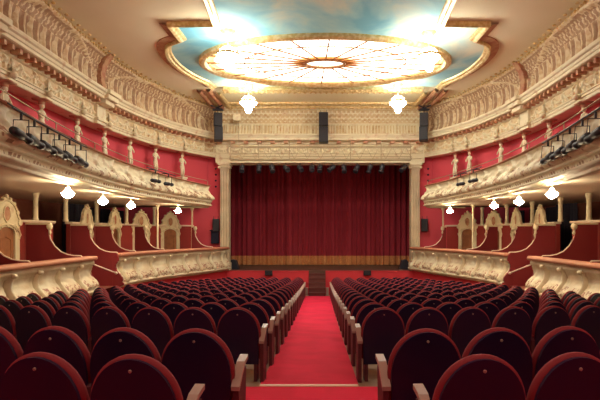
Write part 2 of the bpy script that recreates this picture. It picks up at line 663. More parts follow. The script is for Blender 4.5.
SPLIT = {-1: (14.3, 15.95), 1: (14.3, 15.95)}
for side, sname in SIDES:
    full = RAILF[side]
    for near in (True, False):
        a, c = SPLIT[side]
        idx = [i for i, p in enumerate(full[0]) if (p.y < a if near else p.y > c)]
        sub = ([full[0][i] for i in idx], [full[1][i] for i in idx], [full[2][i] for i in idx])
        lab = (f'cream moulded box front with padded rail on the {sname}, ' + ('nearest the rear' if near else 'curving to the stage'))
        root = empty('box_balustrade', (0, 0, 0), label=lab, cat='balustrade', group='lower tier box fronts')
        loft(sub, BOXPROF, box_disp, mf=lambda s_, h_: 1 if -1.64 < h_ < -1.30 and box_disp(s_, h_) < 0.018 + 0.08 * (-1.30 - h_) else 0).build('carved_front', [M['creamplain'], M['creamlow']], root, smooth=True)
        loft(sub, RAILPROF, cap=True).build('rail', M['rail'], root, smooth=True)
        # plinth under the front down to the floor
        P, N, S = sub
        v, f = [], []
        for p, n in zip(P, N):
            for off, h in ((-0.02, -1.76), (-0.02, floor_h(p.y) - 0.02)):
                q = p + n * off
                v.append((q.x, q.y, E + h))
        for i in range(len(P) - 1):
            f.append((2 * i, 2 * i + 2, 2 * i + 3, 2 * i + 1))
        MB().add(v, f).build('plinth', M['redbase'], root)
        # console brackets between the panels
        s0, s1 = S[0], S[-1]
        k = math.ceil(s0 / 0.98)
        sp = [(0.07, -0.86), (0.09, -0.96), (0.05, -1.04), (0.03, -1.14), (0.06, -1.26), (0.15, -1.38), (0.24, -1.48), (0.27, -1.56), (0.22, -1.63), (0.12, -1.66)]
        while k * 0.98 < s1 - 0.02:
            p, n = at(full, k * 0.98)
            Mx = local(p, n, E)
            b = MB()
            v, f = [], []
            for sgn in (-1, 1):
                for off, h in sp:
                    v.append(Mx @ Vector((sgn * 0.045, off, h)))
            for sgn in (-1, 1):
                for off, h in sp:
                    v.append(Mx @ Vector((sgn * 0.055, off - 0.14, h)))
            m_ = len(sp)
            for j in range(m_ - 1):
                f.append((j, j + 1, m_ + j + 1, m_ + j))
                f.append((j, 2 * m_ + j, 2 * m_ + j + 1, j + 1))
                f.append((m_ + j, m_ + j + 1, 3 * m_ + j + 1, 3 * m_ + j))
            b.add(v, f)
            b.lathe([(0, -0.05), (0.05, -0.05), (0.05, 0.05), (0, 0.05)], 10, 0, M=Mx @ Matrix.Translation((0, 0.10, -0.93)) @ Matrix.Rotation(PI / 2, 4, 'Y'))
            b.build('console_bracket', M['creamplain'], root, smooth=True)
            k += 1
        # end wall of the box, facing the passage
        iE = -1 if near else 0
        p, n = P[iE], N[iE]
        Mx = local(p, n, E)
        b = MB()
        outline = [(-o_, h_) for o_, h_ in BOXPROF] + [(0.02, floor_h(p.y)), (1.45, floor_h(p.y)), (1.45, -0.70), (0.0, -0.70)]
        v = []
        for dx in (-0.03, 0.03):
            for t_, h_ in outline:
                v.append(Mx @ Vector((dx, -t_, h_)))
        m_ = len(outline)
        f = [tuple(range(m_)), tuple(range(2 * m_ - 1, m_ - 1, -1))] + [(i, i + m_, (i + 1) % m_ + m_, (i + 1) % m_) for i in range(m_)]
        b.add(v, f)
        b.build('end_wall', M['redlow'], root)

    # stair rail in the passage
    a, c = SPLIT[side]
    p, n = at(full, s_at_y(full, a))
    q, n2 = at(full, s_at_y(full, c))
    b = MB()
    A = Vector((p.x - side * -0.10, a + 0.05, E - 0.90))
    B = Vector((q.x - side * 0.02, c - 0.12, E - 1.30))
    b.tube([A, A.lerp(B, 0.85), B], 0.022, 8)
    b.tube([B + Vector((side * 0.10, 0.10, 0)), B], 0.018, 6)
    b.lathe([(0, 0.05), (0.04, 0.03), (0.05, 0), (0.04, -0.03), (0, -0.05)], 8, 0, M=Matrix.Translation(B))
    o = b.build('stair_handrail', M['white'], None, smooth=True)
    tag(o, label=f'thin pale sloping handrail in the passage between the {sname} boxes', cat='handrail')

    # partitions between the boxes
    ys = [11.15, 13.6, c + 0.03, 17.3, 18.9, 22.0]
    sg = []
    for i, y in enumerate(ys):
        s = s_at_y(full, y)
        p, n = at(full, s)
        Mx = local(p, n, E)
        where = ['behind the near balustrade', 'at the stage end of the near balustrade', 'beside the stair passage', 'second from the stair passage',
                 'third from the stair passage', 'last before the stage'][i]
        root = empty('box_partition', (p.x, p.y, E - 0.70), 0, label=f'red swept partition with pale edge, {sname} side, {where}', cat='partition',
                     group='partitions between boxes')
        # local coordinate t outward from the rail, h up
        depth = 1.5 if i < 4 else (1.35 if i == 4 else 0.95)
        crv = [(0.02, -0.66), (0.22, -0.655), (0.40, -0.62), (0.58, -0.54), (0.74, -0.39), (0.86, -0.20), (0.90, -0.02), (0.90, 0.20)]
        tt = crv[-1][0]
        out = crv + [(max(depth, tt + 0.15), 0.20), (max(depth, tt + 0.15), -1.75), (0.16, -1.75), (0.16, -0.80), (0.02, -0.74)]
        v = []
        for dx in (-0.03, 0.03):
            for t_, h_ in out:
                v.append(Mx @ Vector((dx, -t_, h_)))
        m_ = len(out)
        f = [tuple(range(m_)), tuple(range(2 * m_ - 1, m_ - 1, -1))] + [(j, j + m_, (j + 1) % m_ + m_, (j + 1) % m_) for j in range(m_)]
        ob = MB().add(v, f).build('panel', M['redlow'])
        ob.parent = root
        ob.matrix_parent_inverse = root.matrix_basis.inverted()
        tb = MB()
        tb.tube([Mx @ Vector((0, -t_, h_ + 0.005)) for t_, h_ in [(0.0, -0.69)] + crv[:-1] + [(tt, 0.10)]], 0.022, 8)
        ob = tb.build('edge_moulding', M['white'], smooth=True)
        ob.parent = root
        ob.matrix_parent_inverse = root.matrix_basis.inverted()
        kb = MB()
        kb.lathe([(0, -0.10), (0.06, -0.07), (0.085, 0), (0.07, 0.06), (0.03, 0.10), (0, 0.11)], 10, 0, M=Mx @ Matrix.Translation((0, -tt + 0.02, 0.15)))
        kb.lathe([(0, -0.16), (0.03, -0.15), (0.045, -0.1), (0.02, -0.03)], 8, 0, M=Mx @ Matrix.Translation((0, -tt + 0.03, 0.08)))
        ob = kb.build('scroll_finial', M['cream'], smooth=True)
        ob.parent = root
        ob.matrix_parent_inverse = root.matrix_basis.inverted()
        cb = MB().box(-0.06, 0.06, -max(depth, tt + 0.15), -tt + 0.06, 0.20, 0.25, 0, Mx)
        ob = cb.build('cap', M['cream'])
        ob.parent = root
        ob.matrix_parent_inverse = root.matrix_basis.inverted()

    # back wall of the boxes with its white ledge, open towards the dark corridor above
    back = plan(BACK, side, cx_low, 0.15)
    GAP = (15.15, 16.05)
    bw, lg = MB(), MB()
    for lo_, hi_ in ((0, GAP[0]), (GAP[1], 99)):
        ix = [i for i, p in enumerate(back[0]) if lo_ <= p.y <= hi_]
        sub = ([back[0][i] for i in ix], [back[1][i] for i in ix], [back[2][i] for i in ix])
        loft(sub, [(0, -1.8), (0, 0.26), (-0.12, 0.26), (-0.12, -1.8), (0, -1.8)], None, bw, cap=True)
        loft(sub, [(-0.16, 0.26), (-0.16, 0.33), (0.07, 0.33), (0.09, 0.30), (0.07, 0.26), (-0.16, 0.26)], None, lg, cap=True)
    tag(bw.build('wall_box_' + sname, M['redback']), kind='structure', label=f'red back wall of the boxes on the {sname}')
    tag(lg.build('trim_ledge_' + sname, M['white']), kind='structure', label=f'white ledge on the red wall behind the {sname} boxes')
    fl = MB()
    P, N, S = full
    v, f = [], []
    for p, n in zip(P, N):
        for off in (-0.02, -2.2):
            q = p + n * off
            v.append((q.x, q.y, E - 1.72))
    for i in range(len(P) - 1):
        f.append((2 * i, 2 * i + 2, 2 * i + 3, 2 * i + 1))
    o = fl.add(v, f).build('floor_boxes_' + sname, M['brown'])
    tag(o, kind='structure', label=f'box floor on the {sname}')
    # corridor wall behind
    cw = MB()
    cw.box(side * 10.0, side * 10.15, 2, 25, E - 2.9, E + 1.3)
    o = cw.build('wall_corridor_' + sname, M['brown'])
    tag(o, kind='structure', label=f'dark corridor wall behind the {sname} boxes')
    # dark sheets standing in for the shade in the openings beyond the ledge
    for j, (y0, y1) in enumerate(((16.9, 18.5), (19.3, 20.6), (21.2, 22.2), (22.8, 23.7))):
        db = MB()
        n_ = 24
        v, f = [], []
        for i in range(n_ + 1):
            yy = y0 + (y1 - y0) * i / n_
            xx = side * ((8.7 if j == 0 else 9.3) + 0.05 * math.sin(i * 1.9))
            v += [(xx, yy, E - 1.7), (xx, yy, E + 1.0)]
        for i in range(n_):
            f.append((2 * i, 2 * i + 2, 2 * i + 3, 2 * i + 1))
        o = db.add(v, f).build('doorway_curtain', M['dark'], smooth=True)
        tag(o, label=f'dark blue doorway curtain {ORD[j]} from the rear behind the {sname} boxes', cat='curtain', group='corridor curtains')

    # arched doors in that wall
    dys = [12.55, 17.05, 19.05, 20.85, 22.55]
    for j, y in enumerate(dys):
        s = s_at_y(back, y)
        p, n = at(back, s)
        if j >= 3:   # the last doors turn more towards the house
            n = (n + Vector((-side * 0.1, -0.45))).normalized()
        Mx = local(p + n * 0.06, n, E) @ Matrix.Diagonal(((1.1, 0.80, 0.80, 0.84, 0.95)[j], 1, 1, 1))
        root = empty(f'door_{j + 1}', (p.x, p.y, E - 1.72), 0, kind='structure',
                     label=f'arched wooden box door with cream crest, {ORD[j]} from the rear on the {sname}')
        w = 0.40
        hz = 0.10

        def arch(w_, base, top, n_=10):
            return [(w_ * math.cos(PI * k / n_), base + (top - base) * math.sin(PI * k / n_)) for k in range(n_ + 1)]
        inn = arch(w - 0.07, -0.05, hz + 0.03)
        outer = [(0.50, -1.72), (0.50, 0.12), (0.53, 0.18), (0.50, 0.30), (0.40, 0.42), (0.36, 0.58), (0.28, 0.70), (0.14, 0.80), (0.06, 0.84), (0.03, 0.92),
                 (-0.03, 0.92), (-0.06, 0.84), (-0.14, 0.80), (-0.28, 0.70), (-0.36, 0.58), (-0.40, 0.42), (-0.50, 0.30), (-0.53, 0.18), (-0.50, 0.12), (-0.50, -1.72)]
        out = outer + [(-(w - 0.07), -1.72)] + inn[::-1] + [((w - 0.07), -1.72)]
        fb = MB().poly(out, 0.0, 0.08, 0, Mx)
        # raised inner arch band and eyebrow moulding
        fb.tube([Mx @ Vector((x_, 0.09, z_)) for x_, z_ in arch(w - 0.03, 0.0, hz + 0.10)], 0.028, 6)
        fb.tube([Mx @ Vector((x_, 0.09, z_)) for x_, z_ in [(-0.50, 0.30), (-0.42, 0.40), (-0.36, 0.56), (-0.26, 0.70), (-0.12, 0.78), (0, 0.80),
                                                            (0.12, 0.78), (0.26, 0.70), (0.36, 0.56), (0.42, 0.40), (0.50, 0.30)]], 0.035, 6)
        for sgn in (-1, 1):
            fb.tube([Mx @ Vector((sgn * x_, 0.09, z_)) for x_, z_ in [(0.46, -0.20), (0.50, -0.08), (0.44, 0.04), (0.30, 0.16), (0.22, 0.12), (0.26, 0.06)]], [0.02, 0.035, 0.04, 0.035, 0.03, 0.02], 6)
        for x_, z_, r_ in ((-0.50, 0.24, 0.10), (0.50, 0.24, 0.10), (-0.40, 0.50, 0.07), (0.40, 0.50, 0.07), (-0.27, 0.72, 0.06), (0.27, 0.72, 0.06),
                           (0, 0.90, 0.06), (-0.13, 0.83, 0.05), (0.13, 0.83, 0.05), (0.0, 0.20, 0.07)):
            fb.lathe([(0, -0.05), (r_ * 0.8, -0.04), (r_, 0.0), (r_ * 0.7, 0.04), (0, 0.05)], 8, 0, M=Mx @ Matrix.Translation((x_, 0.07, z_)) @ Matrix.Rotation(PI / 2, 4, 'X'))
        ob = fb.build('crested_surround', M['cream'], smooth=False)
        ob.parent = root
        ob.matrix_parent_inverse = root.matrix_basis.inverted()
        mbm = MB()
        ell = [(0.13 * math.cos(2 * PI * k / 16), 0.46 + 0.20 * math.sin(2 * PI * k / 16)) for k in range(17)]
        mbm.tube([Mx @ Vector((x_, 0.085, z_)) for x_, z_ in ell], 0.022, 6, 0)
        ob = mbm.build('medallion_ring', M['cream'], smooth=True)
        ob.parent = root
        ob.matrix_parent_inverse = root.matrix_basis.inverted()
        ob = MB().poly([(x_ * 0.95, 0.46 + (z_ - 0.46) * 0.95) for x_, z_ in ell[:-1]], 0.081, 0.088, 0, Mx).build('medallion', M['terracotta'])
        ob.parent = root
        ob.matrix_parent_inverse = root.matrix_basis.inverted()
        dp = [(w - 0.07, -1.72)] + inn + [(-(w - 0.07), -1.72)]
        db = MB().poly(dp, 0.0, 0.03, 0, Mx)
        for z0_, z1_ in ((-1.5, -1.0), (-0.9, -0.2)):
            db.tube([Mx @ Vector(q) for q in ((-0.2, 0.035, z0_), (0.2, 0.035, z0_), (0.2, 0.035, z1_), (0.0, 0.035, z1_ + 0.08), (-0.2, 0.035, z1_), (-0.2, 0.035, z0_))], 0.014, 4)
        ob = db.build('door_leaf', M['wood'])
        ob.parent = root
        ob.matrix_parent_inverse = root.matrix_basis.inverted()

    # short posts on the ledge, then thin iron columns by the stage
    for j, y in enumerate((11.6, 14.15, 15.9, 18.05, 20.1, 21.8)):
        p, n = at(back, s_at_y(back, y))
        b = MB()
        b.lathe([(0.085, 0.33), (0.085, 0.38), (0.07, 0.41), (0.065, 0.96), (0.08, 0.98), (0.09, 1.05), (0.09, 1.11)], 12, 0)
        o = b.build('ledge_post', M['cream'], None, smooth=True, loc=(p.x + n.x * -0.03, p.y, E))
        tag(o, label=f'short cream post on the ledge of the {sname} box wall, {ORD[j]} from the rear', cat='post', group='posts on the box ledge')
    for j, (W_, y) in enumerate(((6.40, 20.1), (5.72, 22.55))):
        b = MB()
        b.lathe([(0.07, -1.72), (0.07, -1.5), (0.045, -1.45), (0.04, 0.95), (0.07, 1.0), (0.09, 1.09)], 10, 0)
        x = side * W_ + cx_low(y)
        if side > 0:
            x, y = (6.15 if j == 0 else 5.55), y
        o = b.build('iron_column', M['cream'], None, smooth=True, loc=(x, y, E))
        tag(o, label=f'slender pale iron column under the {sname} balcony, ' + ('nearest the stage' if j else 'farther from the stage'), cat='column',
            group='slender balcony columns')

# ------------------------------------------------------------------ balcony
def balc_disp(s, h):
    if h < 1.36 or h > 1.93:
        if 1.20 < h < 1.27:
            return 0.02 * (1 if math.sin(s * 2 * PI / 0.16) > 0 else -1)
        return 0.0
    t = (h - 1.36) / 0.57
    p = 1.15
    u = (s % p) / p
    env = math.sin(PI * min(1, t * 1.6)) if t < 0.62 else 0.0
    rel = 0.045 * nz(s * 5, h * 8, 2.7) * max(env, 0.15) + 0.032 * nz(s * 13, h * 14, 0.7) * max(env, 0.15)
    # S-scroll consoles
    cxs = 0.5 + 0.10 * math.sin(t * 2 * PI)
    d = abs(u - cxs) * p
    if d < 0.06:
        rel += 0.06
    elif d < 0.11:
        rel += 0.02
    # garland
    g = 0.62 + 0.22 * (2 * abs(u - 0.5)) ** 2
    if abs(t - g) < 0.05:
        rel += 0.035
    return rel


BALCPROF = dens([(-0.03, 2.00), (-0.02, 1.95), (-0.05, 1.93), (-0.06, 1.80), (-0.04, 1.70), (0.02, 1.62), (0.10, 1.55), (0.15, 1.48), (0.15, 1.42),
                 (0.10, 1.37), (0.04, 1.35), (0.08, 1.33), (0.10, 1.30), (0.06, 1.28), (0.03, 1.26), (0.03, 1.20), (0.07, 1.18), (0.10, 1.14), (0.04, 1.12), (-0.05, 1.08), (-0.05, 1.05), (-0.10, 1.04)], 0.035)
BALF = {}
for side, sname in SIDES:
    def cxb(y):
        t = min(1, max(0, (y - 17) / 4.6))
        return -0.20 * (1 - t) - 0.10 * t
    main = plan(BALC, side, cxb, 0.05)
    # round the stage end back to the wall
    P = list(main[0])
    end = P[-1]
    for k in range(1, 9):
        a = PI / 2 * k / 8
        P.append(Vector((end.x + side * 0.30 * (1 - math.cos(a)), end.y + 0.30 * math.sin(a))))
    for k in range(1, 16):
        P.append(Vector((end.x + side * (0.30 + 0.10 * k), end.y + 0.30 + 0.0 * k)))
    fr = frame_of(P, side)
    # outward of the end wall faces the stage
    N = []
    for i, (p, n) in enumerate(zip(fr[0], fr[1])):
        if i >= len(main[0]):
            a = min(1, (i - len(main[0]) + 1) / 8) * PI / 2
            n = Vector((-side * math.cos(a), math.sin(a)))
        else:
            n = main[1][i]
        N.append(n)
    fr = (P, N, fr[2])
    BALF[side] = main
    root = empty('balcony', (0, 0, 0), label=f'cream and gold curved balcony along the {sname} wall', cat='balcony', group='side balconies')
    loft(fr, BALCPROF, balc_disp, mf=lambda s_, h_: 1 if (1.36 < h_ < 1.66 and balc_disp(s_, h_) < -0.004) or 1.20 < h_ < 1.27 and balc_disp(s_, h_) < 0 else 0).build('carved_parapet', [M['cream'], M['ground']], root, smooth=True)  # hollows of the relief get the darker tone as painted shade
    loft(fr, [(-0.16, 1.99), (-0.16, 2.02), (0.03, 2.02), (0.05, 2.00), (0.03, 1.98), (-0.16, 1.98)]).build('ledge', M['rail'], root)
    # inner face and floor and soffit
    v, f = [], []
    prof = [(-0.16, 1.98), (-0.16, 1.42), (-3.2, 1.42)]
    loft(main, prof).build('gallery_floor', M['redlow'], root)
    mbf = loft(main, [(-0.08, 1.04), (-0.30, 1.06), (-0.32, 1.10), (-5.0, 1.10)])
    e = P[-1]
    mbf.build('soffit', M['soffit'], root)
    capb = MB()
    x0 = end.x
    capb.box(min(x0 + side * 0.15, side * 9), max(x0 + side * 0.15, side * 9), end.y - 0.6, end.y + 0.22, E + 1.10, E + 1.14)
    capb.build('soffit_end', M['soffit'], root)
    hr = MB()
    pts = [Vector((p.x - n.x * 0.05, p.y - n.y * 0.05, E + 2.20)) for p, n in zip(main[0], main[1])][::6]
    hr.tube(pts, 0.012, 6)
    hr.build('handrail', M['steel'], root, smooth=True)
    k = 0
    for i in range(10, len(main[0]), 46):
        p, n = main[0][i], main[1][i]
        b = MB().tube([(p.x - n.x * 0.05, p.y - n.y * 0.05, E + 2.0), (p.x - n.x * 0.05, p.y - n.y * 0.05, E + 2.20)], 0.012, 6)
        b.build('handrail_post', M['steel'], root)

# lamps beneath the balcony
def make_lamp():
    b = MB().lathe([(0.0, -0.37), (0.04, -0.355), (0.10, -0.325), (0.14, -0.285), (0.15, -0.25), (0.13, -0.235), (0.07, -0.20), (0.04, -0.14)], 16)
    g = b.mesh('glass_bowl', M['lamp'], True)
    r = MB().lathe([(0.15, -0.255), (0.162, -0.25), (0.162, -0.238), (0.15, -0.232)], 16).mesh('rim', M['gold'], True)
    s = MB().lathe([(0.09, 0.0), (0.08, -0.02), (0.02, -0.035), (0.012, -0.05), (0.012, -0.20)], 10).mesh('ceiling_cap', M['gold'], True)
    return g, r, s


LG, LR, LS = make_lamp()
LAMPS = {-1: [(68, 10.75), (103, 13.4), (131, 15.6), (178, 19.6)], 1: [(552, 10.9), (519, 13.6), (494, 15.7), (450, 19.6)]}
lnames = ['nearest the rear', 'second from the rear', 'third from the rear', 'nearest the stage']
for side, sname in SIDES:
    for j, (px, y) in enumerate(LAMPS[side]):
        x = (px - 320) * y / 500
        root = empty('pendant_lamp', (x, y, E + 1.09), 0, label=f'glowing glass bowl lamp under the {sname} balcony, {lnames[j]}', cat='lamp',
                     group='bowl lamps under the balconies')
        for nm, me in (('glass_bowl', LG), ('rim', LR), ('ceiling_cap', LS)):
            o = bpy.data.objects.new(nm, me)
            C.objects.link(o)
            o.parent = root
            if nm != 'ceiling_cap':
                o.scale = (0.88, 0.88, 1.0)

# ------------------------------------------------------------------ upper walls, entablature, cove
def ent_disp(s, h):
    if 3.72 < h < 4.08:
        p = 0.62
        u = (s % p) / p
        t = (h - 3.72) / 0.36
        g = 0.30 + 0.42 * (2 * abs(u - 0.5)) ** 1.6
        v = 0.0
        if abs(t - g) < 0.13:
            v += 0.035
        if min(u, 1 - u) < 0.08:
            v += 0.04
        if abs(u - 0.5) < 0.12 and t < 0.35:
            v += 0.03
        return v + 0.012 * nz(s * 12, h * 12, 3.3)
    return 0.0


BAYS = {}


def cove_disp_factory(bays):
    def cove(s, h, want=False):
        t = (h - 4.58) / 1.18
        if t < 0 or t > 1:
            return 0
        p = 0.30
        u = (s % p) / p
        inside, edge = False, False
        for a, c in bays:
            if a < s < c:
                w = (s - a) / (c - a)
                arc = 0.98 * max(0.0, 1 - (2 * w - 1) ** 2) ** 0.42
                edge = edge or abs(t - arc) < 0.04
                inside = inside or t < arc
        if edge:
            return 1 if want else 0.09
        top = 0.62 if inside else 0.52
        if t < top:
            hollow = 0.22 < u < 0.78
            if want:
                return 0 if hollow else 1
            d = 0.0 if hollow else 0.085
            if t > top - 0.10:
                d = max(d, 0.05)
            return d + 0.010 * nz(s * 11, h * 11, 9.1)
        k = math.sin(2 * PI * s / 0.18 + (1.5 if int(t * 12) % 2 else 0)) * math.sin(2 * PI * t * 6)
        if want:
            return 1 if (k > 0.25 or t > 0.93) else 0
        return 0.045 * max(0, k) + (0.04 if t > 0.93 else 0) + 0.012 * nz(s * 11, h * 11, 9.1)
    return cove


ENT = dens([(-0.55, 3.50), (-0.02, 3.50), (0.0, 3.52), (0.0, 3.60), (0.03, 3.61), (0.03, 3.67), (0.06, 3.69), (0.06, 3.71), (0.0, 3.72), (0.0, 4.08),
            (0.04, 4.10), (0.06, 4.13), (0.06, 4.24)], 0.05)
CORN = [(0.06, 4.24), (0.34, 4.25), (0.38, 4.27), (0.38, 4.34), (0.41, 4.36), (0.43, 4.42), (0.48, 4.45), (0.50, 4.50), (0.50, 4.53), (0.18, 4.55)]
COVE = dens([(0.18, 4.55), (0.10, 4.62), (0.02, 4.80), (0.0, 5.00), (0.02, 5.20), (0.08, 5.40), (0.16, 5.56), (0.25, 5.68), (0.30, 5.76), (0.32, 5.80)], 0.045)


def small_ornaments(fr, s0, s1, step, off, h, r, sz=1.0, mb=None):
    mb = mb or MB()
    s = s0
    while s < s1:
        p, n = at(fr, s)
        Mx = local(p + n * off, n, E + h)
        mb.lathe([(0, -r * sz), (r * 0.8, -r * sz * 0.6), (r, 0), (r * 0.7, r * sz * 0.7), (0, r * sz)], 6, 0, M=Mx)
        s += step
    return mb


for side, sname in SIDES:
    up = plan(UPPER, side, cx_high, 0.04)
    # red wall set back behind the figures
    o = loft(up, [(-0.5, 1.3), (-0.5, 3.52)]).build('wall_' + sname, M['red'])
    tag(o, kind='structure', label=f'red upper wall of the {sname} gallery')
    sb = [s_at_y(up, yy) for yy in ((10.35, 16.35) if side < 0 else (10.35, 17.1))]
    bays = [(max(0.0, sb[0] - 6.2), sb[0] - 0.3), (sb[0] + 0.3, sb[1] - 0.3), (sb[1] + 0.3, up[2][-1] - 0.5)]
    m = loft(up, ENT, ent_disp, mf=lambda s_, h_: 1 if 3.72 < h_ < 4.08 and ent_disp(s_, h_) < 0.02 else 0)  # frieze behind the swags painted darker, as recess shade
    loft(up, CORN, None, m)
    o = m.build('trim_entablature_' + sname, [M['cream'], M['stucco']], smooth=False)
    tag(o, kind='structure', label=f'cream swagged entablature above the {sname} gallery')
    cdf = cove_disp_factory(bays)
    o = loft(up, COVE, cdf, mf=lambda s_, h_: cdf(s_, h_, True)).build('trim_cove_' + sname, [M['ground'], M['lit']], smooth=True)  # highlight on ribs and shade in flutes painted face by face
    tag(o, kind='structure', label=f'gilded fluted cove below the ceiling on the {sname}')
    # modillions
    b = MB()
    s = 0.1
    while s < up[2][-1] - 0.2:
        p, n = at(up, s)
        b.box(-0.05, 0.05, 0.05, 0.30, 4.13, 4.24, 0, local(p, n, E))
        s += 0.30
    o = b.build('trim_modillions_' + sname, M['terracotta'])
    tag(o, kind='structure')
    # beading under the ceiling
    b = small_ornaments(up, 0.05, up[2][-1] - 0.3, 0.17, 0.36, 5.76, 0.05)
    small_ornaments(up, 0.1, up[2][-1] - 0.3, 0.34, 0.52, 5.775, 0.055, 0.6, b)
    o = b.build('trim_beading_' + sname, M['gold'], smooth=True)
    tag(o, kind='structure')
    # ressauts: blocks and ribs that part the bays
    for j, s in enumerate(sb):
        p, n = at(up, s)
        Mx = local(p, n, E)
        b = MB()
        w = 0.30
        b.box(-w, w, 0.0, 0.12, 3.50, 4.12, 0, Mx)
        b.box(-w - 0.03, w + 0.03, 0.0, 0.17, 3.60, 3.70, 0, Mx)
        b.box(-w - 0.02, w + 0.02, 0.0, 0.40, 4.12, 4.27, 0, Mx)
        b.box(-w - 0.08, w + 0.08, 0.0, 0.52, 4.27, 4.42, 0, Mx)
        b.box(-w - 0.12, w + 0.12, 0.0, 0.60, 4.42, 4.56, 0, Mx)
        o = b.build('trim_cornice_block_' + sname, M['cream'], bevel=0.015)
        tag(o, kind='structure')
        b = MB()
        pr = [(0.34, 4.56), (0.22, 4.70), (0.16, 4.95), (0.17, 5.2), (0.24, 5.45), (0.36, 5.65), (0.48, 5.78)]
        for a_, c_ in zip(dens(pr, 0.08), dens(pr, 0.08)[1:]):
            wv = 0.15 + 0.02 * math.sin(a_[1] * 25)
            vv = [Mx @ Vector((x_, o_, h_)) for x_ in (-wv, wv) for (o_, h_) in (a_, c_, (c_[0] - 0.3, c_[1]), (a_[0] - 0.3, a_[1]))]
            b.add(vv, [(0, 1, 5, 4), (0, 3, 2, 1), (4, 5, 6, 7)])
        o = b.build('trim_cove_rib_' + sname, M['terracotta'])
        tag(o, kind='structure')

    # figures
    ysf = [11.35, 13.2, 15.2, 17.15, 19.0, 20.75, 22.0] if side < 0 else [11.4, 13.3, 15.2, 17.25, 18.9, 20.7, 21.75][:7]
    pxs = {-1: [10, 46, 81, 108, 133, 158, 184], 1: [616, 580, 546, 521, 498, 467, 453]}[side]
    pos = []
    for px in pxs:
        best = min(range(len(up[0])), key=lambda i: abs(320 + 500 * (up[0][i] + up[1][i] * 0.02).x / up[0][i].y - px) if up[0][i].y > 8 else 1e9)
        pos.append((up[0][best], up[1][best]))
    for j, (p, n) in enumerate(pos):
        if j == 0 and side > 0:
            continue
        Mx = local(Vector((0, 0)), n, 0)
        q = p + n * -0.10
        root = empty('caryatid', (q.x, q.y, E + 1.42), 0, label=f'small cream caryatid figure under the {sname} entablature, {ORD[j]} from the rear', cat='statue',
                     group='caryatid figures of the gallery')
        z0 = -1.42

        def L(mbx, name, mt):
            ob = mbx.build(name, mt, root, smooth=True)
            return ob
        b = MB()
        b.box(-0.14, 0.14, -0.14, 0.14, 0.0, 0.98, 0, Mx)
        b.box(-0.17, 0.17, -0.17, 0.17, 0.90, 0.98, 0, Mx)
        b.build('pedestal', M['cream'], root, bevel=0.01)
        # body: legs apart, drapery, waist, chest, arms bent up to the capital, head
        b = MB()
        zz = 0.98
        for sx in (-1, 1):
            b.tube([Mx @ Vector((sx * 0.07, 0.02 * sx, zz)), Mx @ Vector((sx * 0.068, 0.04, zz + 0.22)), Mx @ Vector((sx * 0.05, 0.0, zz + 0.46))], [0.035, 0.045, 0.065], 8)
            b.tube([Mx @ Vector((sx * 0.115, 0, zz + 0.76)), Mx @ Vector((sx * 0.19, 0.03, zz + 0.66)), Mx @ Vector((sx * 0.11, 0.10, zz + 0.58))], [0.035, 0.03, 0.022], 8)
            b.tube([Mx @ Vector((sx * 0.07, 0.0, zz)), Mx @ Vector((sx * 0.08, 0.09, zz + 0.01))], [0.03, 0.02], 6)
        b.lathe([(0.10, 0.36), (0.115, 0.46), (0.085, 0.56), (0.10, 0.66), (0.13, 0.74), (0.10, 0.80), (0.04, 0.825), (0.035, 0.86)], 12, 0, 1.0, 0.72, M=Mx @ Matrix.Translation((0, 0, zz)))
        b.lathe([(0, 0.84), (0.04, 0.85), (0.06, 0.89), (0.065, 0.94), (0.05, 0.985), (0, 1.0)], 12, 0, 1.0, 1.05, M=Mx @ Matrix.Translation((0, 0.01, zz)))
        L(b, 'figure', M['cream'])
        b = MB()
        b.lathe([(0.07, 0.96), (0.09, 1.0), (0.07, 1.02), (0.16, 1.08)], 12, 0, M=Mx @ Matrix.Translation((0, 0, zz)))
        b.box(-0.17, 0.17, -0.17, 0.20, zz + 1.06, zz + 1.10, 0, Mx)
        L(b, 'capital', M['terracotta'])
        b = MB()
        b.lathe([(0, -0.09), (0.07, -0.06), (0.09, 0), (0.07, 0.06), (0, 0.09)], 10, 0, M=Mx @ Matrix.Translation((0, 0.22, zz + 1.24)))
        b.tube([Mx @ Vector((0, 0.13, zz + 1.35)), Mx @ Vector((0, 0.20, zz + 1.50)), Mx @ Vector((0, 0.16, zz + 1.62))], [0.05, 0.05, 0.02], 8)
        L(b, 'keystone_head', M['cream'])

# ------------------------------------------------------------------ proscenium wall
YP = 23.5
front = frame_of([Vector((x / 28.0, YP)) for x in range(-137, 138)], 0)
m = loft(front, ENT[8:], ent_disp)
loft(front, CORN, None, m)
m.box(-4.9, 4.9, YP - 0.06, YP + 0.5, E + 3.24, E + 3.62)
m.box(-4.75, 4.75, YP - 0.12, YP + 0.1, E + 3.44, E + 3.52)
m.box(-4.25, 4.25, YP - 0.10, YP + 0.1, E + 3.24, E + 3.30)
o = m.build('trim_proscenium_entablature', M['cream'])
tag(o, kind='structure', label='cream entablature over the stage opening')


def front_cove(s, h, want=False):
    t = (h - 4.58) / 1.18
    if t < 0:
        return 0
    u = (s % 0.56) / 0.56
    q = (s % 0.14) / 0.14
    if t < 0.36:
        v = 0.10 if min(u, 1 - u) < 0.08 else (0.05 if q < 0.4 else 0.0)
    elif t < 0.42:
        v = 0.09
    elif 0.60 < t < 0.64 or 0.78 < t < 0.82 or t > 0.94:
        v = 0.06
    else:
        v = 0.05 * max(0, math.sin(2 * PI * s / 0.22) * math.sin(2 * PI * t * 5.5))
    return (1 if v > 0.045 - (0.02 if t > 0.42 else 0) else 0) if want else v


